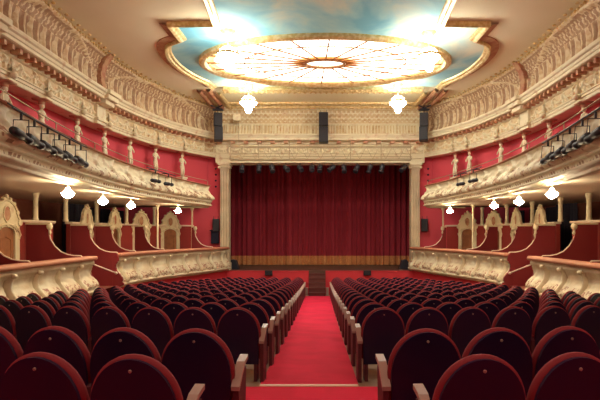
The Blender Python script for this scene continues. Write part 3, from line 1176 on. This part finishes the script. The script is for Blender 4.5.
o = loft(front, COVE, front_cove, mf=lambda s_, h_: front_cove(s_, h_, True)).build('trim_cove_stage', [M['stucco'], M['cream']], smooth=True)  # raised faces painted lighter, recesses darker, to imitate light and shade
tag(o, kind='structure', label='gilded arcaded cove over the stage opening')
b = MB()
s = 0.2
while s < front[2][-1] - 0.2:
    p, n = at(front, s)
    b.box(-0.10, 0.10, 0.05, 0.30, 4.14, 4.24, 0, local(p, n, E))
    s += 0.62
o = b.build('trim_modillions_stage', M['terracotta'])
tag(o, kind='structure')
b = small_ornaments(front, 0.1, front[2][-1] - 0.1, 0.16, 0.36, 5.76, 0.05)
o = b.build('trim_beading_stage', M['gold'], smooth=True)
tag(o, kind='structure')

# side walls of the proscenium and jambs
b = MB()
for sx in (-1, 1):
    b.box(min(sx * 4.68, sx * 10.2), max(sx * 4.68, sx * 10.2), YP + 0.30, YP + 0.6, E - 2.95, E + 3.6)
o = b.build('wall_stage', M['red'])
tag(o, kind='structure', label='red wall flanking the stage opening')
b = MB()
b.box(-4.9, 4.9, YP + 0.2, YP + 0.5, E + 3.2, E + 6.0)
o = b.build('wall_over_stage', M['cream'])
tag(o, kind='structure')
for sx, sname in SIDES:
    b = MB()
    xc = sx * 4.47
    pts = []
    nfl = 40
    v, f = [], []
    b.box(xc - 0.20, xc + 0.20, YP - 0.10, YP + 0.40, E - 1.79, E + 3.05)
    for k in range(3):
        xx = xc - 0.12 + 0.12 * k
        b.tube([(xx, YP - 0.10, E - 1.2), (xx, YP - 0.10, E + 2.85)], 0.035, 6)
    root = empty('proscenium_pilaster', (xc, YP, E - 1.79), 0, label=f'tall pale fluted pilaster at the {sname} edge of the stage curtain', cat='pilaster',
                 group='proscenium pilasters')
    ob = b.build('shaft', M['column'], root, loc=(-xc, -YP, -(E - 1.79)))
    b = MB()
    b.box(xc - 0.24, xc + 0.24, YP - 0.16, YP + 0.40, E + 3.03, E + 3.12)
    b.box(xc - 0.29, xc + 0.29, YP - 0.22, YP + 0.40, E + 3.12, E + 3.25)
    for d in (-1, 1):
        b.tube([(xc + d * 0.24, YP - 0.20, E + 3.02), (xc + d * 0.24, YP + 0.1, E + 3.02)], 0.06, 10)
    b.build('capital', M['cream'], root, bevel=0.01, loc=(-xc, -YP, -(E - 1.79)))
    b = MB()
    b.box(xc - 0.25, xc + 0.25, YP - 0.16, YP + 0.40, E - 1.79, E - 1.45)
    b.build('base', M['column'], root, bevel=0.02, loc=(-xc, -YP, -(E - 1.79)))
    # splayed return behind the pilaster
    b = MB()
    b.box(min(sx * 4.68, sx * 4.9), max(sx * 4.68, sx * 4.9), YP + 0.4, YP + 1.6, E - 1.79, E + 3.4)
    o = b.build('wall_return_' + sname, M['dark'])
    tag(o, kind='structure')

# ------------------------------------------------------------------ stage, curtain
b = MB()
b.box(-6.2, 6.2, YP - 0.15, 31, E - 1.93, E - 1.79)
b.box(-6.2, 6.2, YP + 0.05, 31, E - 2.95, E - 1.93)
o = b.build('floor_stage', M['stage'])
tag(o, kind='structure', label='dark boarded stage floor')
b = MB()
b.box(-8, 8, 29.5, 29.7, E - 2, E + 5)
b.box(-8, -6.3, 24.4, 29.6, E - 2, E + 5)
b.box(6.3, 8, 24.4, 29.6, E - 2, E + 5)
b.box(-8, 8, 23.9, 29.7, E + 5, E + 5.1)
o = b.build('wall_stage_house', M['dark'])
tag(o, kind='structure')

for sx, sname in SIDES:
    x0, x1 = (-5.9, -0.0) if sx < 0 else (0.0, 5.9)
    root = empty('stage_curtain', ((x0 + x1) / 2, 26.9, E - 1.78), 0, label=f'heavy dark red stage curtain with gold hem, {sname} half', cat='curtain', group='stage curtains')

    def drape(z0, z1, yoff, amp=1.0, n_=420):
        bb = MB()
        v, f = [], []
        for i in range(n_ + 1):
            t = i / n_
            x = x0 + (x1 - x0) * t
            ph = x * 2 * PI / 0.27 + 1.5 * math.sin(x * 2.3) + 0.9 * math.sin(x * 6.1)
            a = 0.075 * math.sin(ph) + 0.03 * math.sin(ph * 0.5 + x) + 0.02 * math.sin(2.3 * ph)
            for z in (z0, (z0 + z1) / 2, z1):
                v.append((x - (x0 + x1) / 2, a * amp + yoff, z))
        for i in range(n_):
            for j in range(2):
                f.append((3 * i + j, 3 * i + 3 + j, 3 * i + 4 + j, 3 * i + 1 + j))
        bb.add(v, f)
        return bb
    drape(0.50, 6.2, 0).build('cloth', M['curtain'], root, smooth=True)
    drape(0.02, 0.50, -0.01).build('gold_hem', M['fringe'], root, smooth=True)

# red apron wall in front of the stage, in two lengths with the steps between
for sx, sname in SIDES:
    x0, x1 = (-5.1, -0.52) if sx < 0 else (0.26, 4.9)
    b = MB()
    b.box(x0, x1, YP - 0.32, YP - 0.18, E - 3.0, E - 1.84)
    b.box(x0, x1, YP - 0.34, YP - 0.16, E - 1.84, E - 1.80)
    o = b.build('apron_wall', M['redbase'], None, bevel=0.008)
    tag(o, label=f'low red wall in front of the stage, {sname} of the steps', cat='wall', group='stage apron walls')
    # pale end posts by the steps
    x = -0.62 if sx < 0 else 0.34
    b = MB()
    b.box(x - 0.06, x + 0.06, YP - 0.46, YP - 0.34, E - 2.95, E - 2.60)
    b.box(x - 0.07, x + 0.07, YP - 0.47, YP - 0.33, E - 2.60, E - 2.57)
    o = b.build('newel_post', M['arm'], None, bevel=0.006)
    tag(o, label=f'short pale wooden post {sname} of the stage steps', cat='post', group='posts by the stage steps')
root = empty('stage_steps', (-0.13, YP - 0.2, E - 2.92), 0, label='narrow dark steps from the aisle up to the stage', cat='steps')
for k in range(5):
    b = MB()
    b.box(-0.38, 0.38, -0.95 + 0.2 * k, 0.06, 0.20 * k, 0.20 * (k + 1))
    b.box(-0.38, 0.38, -0.98 + 0.2 * k, -0.90 + 0.2 * k, 0.20 * (k + 1) - 0.03, 0.20 * (k + 1))
    b.build('step', M['steps'], root)

# small things on and by the apron
for sx, sname, px in ((-1, 'left', 268.5), (1, 'right', 367.5)):
    x = (px - 320) * (YP - 0.5) / 500
    root = empty('footlight_box', (x, YP - 0.36, E - 1.98), 0, label=f'small black box fixed on the red apron wall {sname} of the steps', cat='box')
    b = MB()
    b.box(-0.17, 0.17, -0.12, 0.03, -0.02, 0.20)
    b.build('housing', M['black'], root, bevel=0.01)
    b = MB().box(-0.13, 0.13, -0.135, -0.12, 0.02, 0.16)
    b.build('grille', M['speaker'], root)
for sx, sname, px in ((-1, 'left', 233), (1, 'right', 405)):
    x = (px - 320) * 24.2 / 500
    root = empty('floor_monitor', (x, 24.3, E - 1.79), 0, label=f'black wedge monitor on the stage beside the {sname} pilaster', cat='speaker', group='wedge monitors')
    b = MB()
    b.poly([(-0.30, 0), (0.30, 0), (0.14 * 1, 0.42), (-0.06, 0.46), (-0.22, 0.25)] if sx < 0 else [(-0.30, 0), (0.30, 0), (0.22, 0.25), (0.06, 0.46), (-0.14, 0.42)], -0.22, 0.22)
    b.build('cabinet', M['black'], root, bevel=0.015)

# ------------------------------------------------------------------ ceiling
HC = 5.80
b = MB()
b.box(-9, 9, -2, 24, E + HC, E + HC + 0.1)
o = b.build('ceiling', M['ceil'])
tag(o, kind='structure', label='flat cream plaster ceiling')

LPTS = [(-2.55, 8.0), (-2.78, 12.5), (-2.86, 13.82), (-4.12, 13.84), (-4.10, 14.92)]
arcL = spline([(-4.10, 14.92), (-4.66, 15.4), (-4.90, 16.3), (-4.88, 17.4), (-4.66, 18.4), (-4.32, 19.2)], 0.2)
CXC = 0.24


def half(sgn):
    pts = [Vector((x, y)) for x, y in LPTS] + arcL[1:] + [Vector((-4.22, 19.9))]
    if sgn < 0:
        return pts
    return [Vector((2 * CXC - p.x, p.y)) for p in pts]


outl = half(-1) + half(1)[::-1]
root = empty('ceiling_painting', (0, 0, 0), label='painted blue sky ceiling panel in a gilt frame', cat='ceiling painting')
v = [(p.x, p.y, E + HC - 0.015) for p in outl]
bb = MB().add(v + [(x, y, E + HC - 0.001) for x, y, z in v], [tuple(range(len(v)))] + [(i, (i + 1) % len(v), (i + 1) % len(v) + len(v), i + len(v)) for i in range(len(v))])
bb.build('painted_panel', M['sky'], root)


def frame_strip(pts, prof, mt, name, parent, closed=False, mb_=None):
    m2 = mb_ or MB()
    n = len(pts)
    v, f = [], []
    for i, p in enumerate(pts):
        if closed:
            a, c = pts[i - 1], pts[(i + 1) % n]
        else:
            a, c = pts[max(0, i - 1)], pts[min(n - 1, i + 1)]
        t1 = (p - a).normalized() if (p - a).length > 1e-6 else None
        t2 = (c - p).normalized() if (c - p).length > 1e-6 else None
        t1 = t1 or t2
        t2 = t2 or t1
        n1, n2 = Vector((-t1.y, t1.x)), Vector((-t2.y, t2.x))
        nn = (n1 + n2)
        nn = nn.normalized() if nn.length > 1e-6 else n1
        k = 1 / max(0.4, nn.dot(n1))
        for off, dz in prof:
            q = p + nn * off * k
            v.append((q.x, q.y, E + HC - dz))
    m_ = len(prof)
    rng = range(n if closed else n - 1)
    for i in rng:
        i2 = (i + 1) % n
        for j in range(m_ - 1):
            f.append((i * m_ + j, i2 * m_ + j, i2 * m_ + j + 1, i * m_ + j + 1))
    m2.add(v, f)
    if mb_ is None:
        return m2.build(name, mt, parent)


# inner side of the outline is towards +x on the left half when walking forward: offsets are positive to the left of travel
for sgn in (-1, 1):
    pts = half(sgn)
    k = -sgn
    frame_strip(pts, [(k * 0.10, 0.0), (k * 0.10, 0.14), (k * 0.07, 0.17), (k * 0.0, 0.14), (k * -0.03, 0.10), (k * -0.09, 0.07), (k * -0.12, 0.0)], M['gold'], 'gilt_frame', root)
    frame_strip(pts[3:], [(k * 0.34, 0.0), (k * 0.34, 0.03), (k * 0.10, 0.07)], M['terracotta'], 'outer_moulding', root)  # dark red strip paints the shade along the outside of the frame
# front edge bands (towards the stage)
for yy, w, d, mt in ((20.0, 0.30, 0.14, 'gold'), (20.55, 0.12, 0.08, 'gold'), (22.3, 0.16, 0.10, 'gold'), (22.95, 0.16, 0.12, 'gold')):
    b = MB()
    hw = 4.1 + (yy - 20) * 0.12
    b.box(-hw + CXC, hw - 0.1 + CXC * 0.6, yy - w / 2, yy + w / 2, E + HC - d, E + HC)
    x = -hw + 0.15
    while x < hw - 0.1:
        b.lathe([(0, -0.05), (0.05, -0.02), (0.06, 0.03)], 6, 0, M=Matrix.Translation((x + 0.1, yy, E + HC - d)))
        x += 0.22
    o = b.build('trim_ceiling_band', M[mt], smooth=False)
    tag(o, kind='structure')
b = MB().add([(-4.2, 20.0, E + HC - 0.02), (4.4, 20.0, E + HC - 0.02), (4.6, 23.3, E + HC - 0.02), (-4.5, 23.3, E + HC - 0.02)], [(0, 1, 2, 3)])
tag(b.build('trim_ceiling_field', M['frontpanel']), kind='structure')
# slanting ribs at the two front corners
for sgn, sname in SIDES:
    for j, (xa, ya, xb, yb) in enumerate(((5.02, 20.3, 4.95, 23.0), (4.62, 20.2, 4.55, 23.2), (4.28, 20.6, 4.2, 23.3))):
        b = MB()
        A = Vector((sgn * xa + 0.1, ya))
        B = Vector((sgn * xb + 0.05, yb))
        frame_strip([A, B], [(-0.09, 0), (-0.09, 0.10), (-0.04, 0.14), (0.04, 0.14), (0.09, 0.10), (0.09, 0)], None, None, None, mb_=b)
        o = b.build('trim_ceiling_rib', M['gold'] if j == 2 else M['terracotta'])
        tag(o, kind='structure')

# skylight
SX, SY, SA, SB_ = 0.17, 17.05, 4.02, 2.30
M['glass'] = stained_glass(SX, SY, SA, SB_)
root = empty('skylight', (0, 0, 0), label='large glowing oval stained glass skylight with radiating bars', cat='skylight')
NE = 96


def ellip(a, b_, n=NE):
    return [Vector((SX + a * math.cos(2 * PI * k / n), SY + b_ * math.sin(2 * PI * k / n))) for k in range(n)]


v = [(p.x, p.y, E + HC - 0.03) for p in ellip(SA, SB_)]
v = [(SX, SY, E + HC - 0.03)] + v
f = [(0, 1 + k, 1 + (k + 1) % NE) for k in range(NE)]
MB().add(v, f).build('glass', M['glass'], root, fix=False)
frame_strip(ellip(SA + 0.08, SB_ + 0.08), [(-0.16, 0.0), (-0.16, 0.13), (-0.08, 0.18), (0.02, 0.16), (0.10, 0.09), (0.12, 0.02)], M['gold'], 'gilt_rim', root, closed=True)
b = MB()
for k in range(20):
    a = 2 * PI * k / 20 + 0.03
    ca, sa = math.cos(a), math.sin(a)
    b.tube([(SX + 0.68 * ca, SY + 0.39 * sa, E + HC - 0.06), (SX + SA * ca, SY + SB_ * sa, E + HC - 0.06)], 0.026, 5)
b.build('radial_bars', M['muntin'], root)
for a_, b__, r_ in ((0.68, 0.39, 0.05), (2.75, 1.56, 0.02)):
    bb = MB()
    el = ellip(a_, b__, 60)
    bb.tube([(p.x, p.y, E + HC - 0.06) for p in el + [el[0]]], r_, 6, cap=False)
    bb.build('ring_bar', M['muntin'], root)

# chandeliers
def chandelier_meshes():
    cap = MB().lathe([(0.0, 0.0), (0.24, 0.0), (0.23, -0.04), (0.17, -0.07), (0.15, -0.13), (0.06, -0.17), (0.0, -0.18)], 16).mesh('ceiling_rose', M['gold'], True)
    rod = MB()
    rod.tube([(0, 0, -0.15), (0, 0, -0.52)], 0.018, 6)
    for k in range(6):
        a = 2 * PI * k / 6
        rod.tube([(0, 0, -0.5), (0.25 * math.cos(a), 0.25 * math.sin(a), -0.66)], 0.008, 4)
    rod = rod.mesh('chain', M['gold'])
    ring = MB().lathe([(0.30, -0.64), (0.34, -0.66), (0.34, -0.71), (0.30, -0.73)], 24).mesh('gilt_ring', M['gold'], True)
    bowl = MB().lathe([(0.04, -0.46), (0.15, -0.50), (0.24, -0.58), (0.29, -0.68), (0.28, -0.78), (0.22, -0.87), (0.13, -0.93), (0.11, -0.96), (0.13, -1.01), (0.11, -1.08), (0.06, -1.14), (0.0, -1.16)], 20).mesh('crystal_bowl', M['crystal'], True)
    bead = MB()
    for k in range(18):
        a = 2 * PI * k / 18
        bead.lathe([(0, -0.05), (0.012, -0.03), (0.008, 0)], 5, 0, M=Matrix.Translation((0.32 * math.cos(a), 0.32 * math.sin(a), -0.73)))
    return [('ceiling_rose', cap), ('chain', rod), ('gilt_ring', ring), ('crystal_bowl', bowl), ('crystal_fringe', bead.mesh('crystal_fringe', M['crystal']))]


CH = chandelier_meshes()
for px, y, lab in ((228, 14.4, 'near the left end of the skylight'), (429, 14.5, 'near the right end of the skylight'),
                   (248.5, 19.6, 'between the skylight and stage, left one'), (398, 19.6, 'between the skylight and stage, right one')):
    root = empty('chandelier', ((px - 320) * y / 500, y, E + HC), 0, label='blazing crystal chandelier ' + lab, cat='chandelier', group='crystal chandeliers')
    for nm, me in CH:
        o = bpy.data.objects.new(nm, me)
        C.objects.link(o)
        o.parent = root

# ------------------------------------------------------------------ stage equipment
def speaker(x, y, z0, z1, w, d, tilt, rz, label, grp, arr=1):
    root = empty('loudspeaker', (x, y, z1), rz, label=label, cat='loudspeaker', group=grp)
    H = z1 - z0
    b = MB()
    b.poly([(-w / 2, -H), (w / 2, -H), (w / 2, 0), (-w / 2, 0)], -d / 2, d / 2)
    b.build('cabinet', M['black'], root, bevel=0.02).rotation_euler = (tilt, 0, 0)
    g = MB().box(-w / 2 + 0.02, w / 2 - 0.02, -d / 2 - 0.012, -d / 2, -H + 0.03, -0.03)
    for k in range(6):
        zz = -H + 0.03 + (H - 0.06) * (k + 0.5) / 6
        g.box(-w / 2 + 0.02, w / 2 - 0.02, -d / 2 - 0.02, -d / 2 - 0.012, zz - 0.008, zz + 0.008)
    g.build('grille', M['speaker'], root).rotation_euler = (tilt, 0, 0)
    k = MB()
    for sx in (-1, 1):
        k.tube([(sx * w * 0.35, 0, 0), (sx * w * 0.35, 0, 0.12)], 0.012, 5)
    k.build('bracket', M['black'], root)
    return root


for sx, sname, px in ((-1, 'left', 218), (1, 'right', 424)):
    y = 22.3
    x = (px - 320) * y / 500
    speaker(x, y, E + 4.72, E + 5.30, 0.37, 0.40, 0.05, sx * -0.25, f'black hanging loudspeaker at the {sname} corner above the stage, upper box', 'hanging loudspeakers')
    speaker(x - sx * 0.02, y, E + 4.05, E + 4.66, 0.37, 0.40, -0.12, sx * -0.25, f'black hanging loudspeaker at the {sname} corner above the stage, lower box', 'hanging loudspeakers')
    b = MB()
    b.tube([(x, y, E + 5.3), (x, y, E + 5.8)], 0.02, 6)
    b.box(x - 0.22, x + 0.22, y - 0.12, y + 0.12, E + 5.42, E + 5.48)
    b.tube([(x - 0.2, y, E + 5.45), (x + 0.25, y - 0.3, E + 5.58)], 0.03, 6)
    b.tube([(x + 0.2, y, E + 5.45), (x - 0.28, y - 0.2, E + 5.6)], 0.03, 6)
    o = b.build('hanging_bracket', M['black'])
    tag(o, label=f'black bracket holding the {sname} corner loudspeakers to the ceiling', cat='bracket')
xc = (323.5 - 320) * 22.9 / 500
speaker(xc, 22.9, E + 4.86, E + 5.46, 0.42, 0.35, 0.0, 0, 'upper black loudspeaker hung over the centre of the stage', 'centre loudspeakers')
speaker(xc, 22.9, E + 4.06, E + 4.78, 0.42, 0.35, -0.08, 0, 'lower black loudspeaker hung over the centre of the stage', 'centre loudspeakers')

# small projector lamp on a stand in front of the left frieze
x = (237 - 320) * 22.6 / 500
root = empty('floodlight', (x, 22.6, E + 5.15), 0, label='small pale floodlight with hanging cable before the frieze, beside a chandelier', cat='light')
b = MB()
b.box(-0.17, 0.17, -0.1, 0.1, -0.12, 0.14)
b.build('housing', M['cream'], root, bevel=0.02)
b = MB()
b.tube([(0.05, 0, -0.1), (0.10, 0, -0.5), (0.06, 0, -0.95), (0.12, 0, -1.25)], 0.014, 5)
b.build('cable', M['steel'], root)
b = MB()
b.tube([(0, 0, 0.14), (0, 0, 0.65)], 0.012, 5)
b.build('bracket', M['steel'], root)

# truss
YT = 22.75
root = empty('lighting_truss', (0, YT, E + 3.3), 0, label='long pale lighting truss hung across the top of the stage opening', cat='truss')
b = MB()
for yy in (-0.15, 0.15):
    b.tube([(-4.1, yy, 0.56), (4.15, yy, 0.56)], 0.022, 6)
b.tube([(-4.1, -0.15, 0.10), (4.15, -0.15, 0.10)], 0.022, 6)
b.build('top_chord', M['steel'], root)
b = MB()
for z in (0.0, -0.02):
    b.tube([(-4.1, 0.15 if z else -0.15, z), (4.15, 0.15 if z else -0.15, z)], 0.028, 6)
b.build('bottom_chord', M['steel'], root)
b = MB()
n = 14
for k in range(n):
    xa = -4.1 + 8.25 * k / n
    xb = -4.1 + 8.25 * (k + 0.5) / n
    xd = -4.1 + 8.25 * (k + 1) / n
    b.tube([(xa, -0.15, 0.0), (xb, -0.15, 0.56), (xd, -0.15, 0.0)], 0.012, 5)
    b.tube([(xa, 0.15, 0.56), (xa, -0.15, 0.56)], 0.012, 5)
b.build('lattice', M['steel'], root)
for xx in (-4.1, -2.8, -1.4, 1.4, 2.8, 4.15):
    MB().tube([(xx, 0.15, 0.85), (xx, 0.15, 0.0)], 0.018, 5).build('drop_tube', M['steel'], root)


def spot_meshes():
    body = MB()
    body.lathe([(0.0, -0.16), (0.06, -0.16), (0.09, -0.10), (0.09, 0.04), (0.075, 0.05), (0.075, 0.12), (0.10, 0.14), (0.10, 0.20), (0.07, 0.20), (0.0, 0.18)], 12, 0, M=Matrix.Rotation(PI / 2, 4, 'X'))
    y = MB()
    y.tube([(-0.11, 0, 0), (-0.11, 0, 0.16), (0.11, 0, 0.16), (0.11, 0, 0)], 0.010, 5)
    y.tube([(0, 0, 0.16), (0, 0, 0.24)], 0.018, 6)
    return body.mesh('lamp_housing', M['black'], True), y.mesh('yoke', M['black'])


SBM, SYM = spot_meshes()
spx = [242, 259, 272, 286, 300, 312, 320, 332, 344, 357, 370, 382, 404]
for j, px in enumerate(spx):
    y = YT + 0.1
    x = (px - 320) * y / 500
    root = empty('stage_spotlight', (x, y, E + 2.92), 0, label=f'black spotlight under the truss over the stage, {ORD[j]} from the left end', cat='spotlight',
                 group='spotlights on the stage truss')
    o = bpy.data.objects.new('lamp_housing', SBM)
    C.objects.link(o)
    o.parent = root
    o.rotation_euler = (random.uniform(0.5, 1.2), 0, random.uniform(-0.6, 0.6) + (0.5 if px < 320 else -0.5))
    o.scale = (1.2, 1.2, 1.2)
    o = bpy.data.objects.new('yoke', SYM)
    C.objects.link(o)
    o.parent = root


# balcony spotlight banks
def bank_meshes():
    body = MB()
    body.lathe([(0.0, -0.28), (0.07, -0.28), (0.09, -0.22), (0.09, 0.02), (0.065, 0.06), (0.065, 0.20), (0.085, 0.22), (0.085, 0.30), (0.0, 0.28)], 12, 0, M=Matrix.Rotation(-PI / 2, 4, 'X'))
    y = MB()
    y.tube([(-0.13, 0, 0), (-0.11, 0, 0.24), (0.11, 0, 0.24), (0.11, 0, 0)], 0.010, 5)
    y.tube([(0, 0, 0.24), (0, 0, 0.34)], 0.02, 6)
    return body.mesh('lamp_housing', M['black'], True), y.mesh('yoke', M['black'])


BB, BY = bank_meshes()
BANKS = {-1: ([18, 32, 45, 57, 68, 79], [155, 168]), 1: ([598, 585, 572, 560, 550], [474, 461])}
for side, sname in SIDES:
    fr = BALF[side]
    for bi, pl in enumerate(BANKS[side]):
        ps = []
        for px in pl:
            best = min(range(len(fr[0])), key=lambda i: abs(320 + 500 * (fr[0][i] + fr[1][i] * 0.22).x / fr[0][i].y - px))
            ps.append((fr[0][best] + fr[1][best] * 0.24, fr[1][best]))
        zl = E + (1.50 if bi == 0 else 1.66)
        for j, (p, n) in enumerate(ps):
            t = Vector((-n.y, n.x))
            if t.y < 0:
                t = -t
            rz = math.atan2(t.y, t.x) - PI / 2
            lab = (f'black spotlight on the {sname} balcony front, {ORD[j]} from the rear in the large bank' if bi == 0 else
                   f'black spotlight of the far pair on the {sname} balcony, ' + ('rear one' if j == 0 else 'one nearer the stage'))
            root = empty('balcony_spotlight', (p.x, p.y, zl), rz, label=lab, cat='spotlight', group=f'spotlights on the {sname} balcony')
            o = bpy.data.objects.new('lamp_housing', BB)
            C.objects.link(o)
            o.parent = root
            o.rotation_euler = (-0.1 if bi == 0 else 0.03, 0, 0)
            if bi == 0:
                o.scale = (0.78, 1.05, 0.78)
            else:
                o.scale = (0.72, 1.1, 0.72)
            o = bpy.data.objects.new('yoke', BY)
            C.objects.link(o)
            o.parent = root
        b = MB()
        a0, a1 = ps[0][0] - (ps[1][0] - ps[0][0]) * 0.6, ps[-1][0] + (ps[-1][0] - ps[-2][0]) * 0.6
        b.tube([(a0.x, a0.y, zl + 0.36)] + [(p.x, p.y, zl + 0.36) for p, n in ps] + [(a1.x, a1.y, zl + 0.36)], 0.016, 6)
        for p, n in (ps[0], ps[-1]):
            b.tube([(p.x, p.y, zl + 0.36), (p.x - n.x * 0.24, p.y - n.y * 0.24, E + 2.03)], 0.016, 5)
        o = b.build('lighting_bar', M['black'])
        tag(o, label=f'black bar carrying the ' + ('large spotlight bank' if bi == 0 else 'far pair of spotlights') + f' on the {sname} balcony', cat='bar')

# wall fittings by the stage
for sx, sname in SIDES:
    px = 216 if sx < 0 else 424.5
    x = (px - 320) * (YP + 0.2) / 500
    speaker(x, YP + 0.155, E + 0.02, E + 0.62, 0.30, 0.28, 0, sx * -0.3, f'black wall loudspeaker under the {sname} balcony end beside the pilaster', 'wall loudspeakers')
    for k in range(4):
        zz = (232 - (168 + 6 * k)) * YP / 500
        b = MB().lathe([(0.05, 0), (0.045, 0.03), (0, 0.05)], 8, 0, M=Matrix.Translation(((214.5 if sx < 0 else 429.5) * YP / 500 - 320 * YP / 500, YP + 0.30, E + zz)) @ Matrix.Rotation(PI / 2, 4, 'X'))
        o = b.build('wall_hook', M['dark'])
        tag(o, label=f'small dark round hook on the red wall by the {sname} pilaster, {ORD[k]} from the top', cat='hook', group='hooks by the pilasters')

# service niche left of the left pilaster
b = MB()
b.box(-5.15, -4.80, YP + 0.1, YP + 0.32, E - 0.55, E + 0.05)
b.box(-5.20, -4.76, YP + 0.06, YP + 0.32, E + 0.05, E + 0.10)
o = b.build('wall_cabinet', M['dark'], None, bevel=0.01)
tag(o, label='dark cabinet on the red wall beside the left pilaster', cat='cabinet')

# rear wall of the house, behind the camera
b = MB()
b.box(-10, 10, -2.2, -2.0, E - 1.6, E + HC)
o = b.build('wall_back', M['redlow'])
tag(o, kind='structure')
b = MB()
for sx in (-1, 1):
    b.box(min(sx * 10.0, sx * 10.2), max(sx * 10.0, sx * 10.2), -2, 2, E - 1.6, E + HC)
    b.box(min(sx * 7.8, sx * 10.2), max(sx * 7.8, sx * 10.2), -2, 4, E + 1.3, E + HC)
o = b.build('wall_rear_side', M['redlow'])
tag(o, kind='structure')

# ------------------------------------------------------------------ lights
w = bpy.data.worlds.new('world')
SC.world = w
w.use_nodes = True
w.node_tree.nodes['Background'].inputs['Color'].default_value = (0.10, 0.07, 0.10, 1)
w.node_tree.nodes['Background'].inputs['Strength'].default_value = 1.0


def point(name, loc, power, col, r=0.15, spot=None):
    l = bpy.data.lights.new(name, 'POINT')
    l.energy = power
    l.color = col
    l.shadow_soft_size = r
    o = bpy.data.objects.new(name, l)
    C.objects.link(o)
    o.location = loc
    return o


# added fill lights out of view, above and behind the seats
for x in (-3.5, 0.5, 4.0):
    point('house_light', (x, 0.8, E + 3.9), 110, (1, 0.78, 0.62), 0.3)

for x in (-5.6, 5.6):  # added fill out of view to brighten the ceiling, no fixture modelled
    point('gallery_light', (x, 6.0, E + 3.0), 70, (1, 0.86, 0.68), 0.25)

# ------------------------------------------------------------------ camera
cam = bpy.data.cameras.new('camera')
cam.sensor_width = 36
cam.lens = 30
cam.shift_x = -20 / 600
cam.shift_y = 32 / 600
co = bpy.data.objects.new('camera', cam)
C.objects.link(co)
co.location = (0, 0, E)
co.rotation_euler = (PI / 2, 0, 0)
SC.camera = co
SC.view_settings.view_transform = 'Standard'
SC.view_settings.look = 'None'
SC.view_settings.gamma = 1
SC.view_settings.exposure = 0.3
SC.cycles.use_denoising = True
SC.cycles.max_bounces = 8
SC.cycles.diffuse_bounces = 5
SC.cycles.sample_clamp_indirect = 8
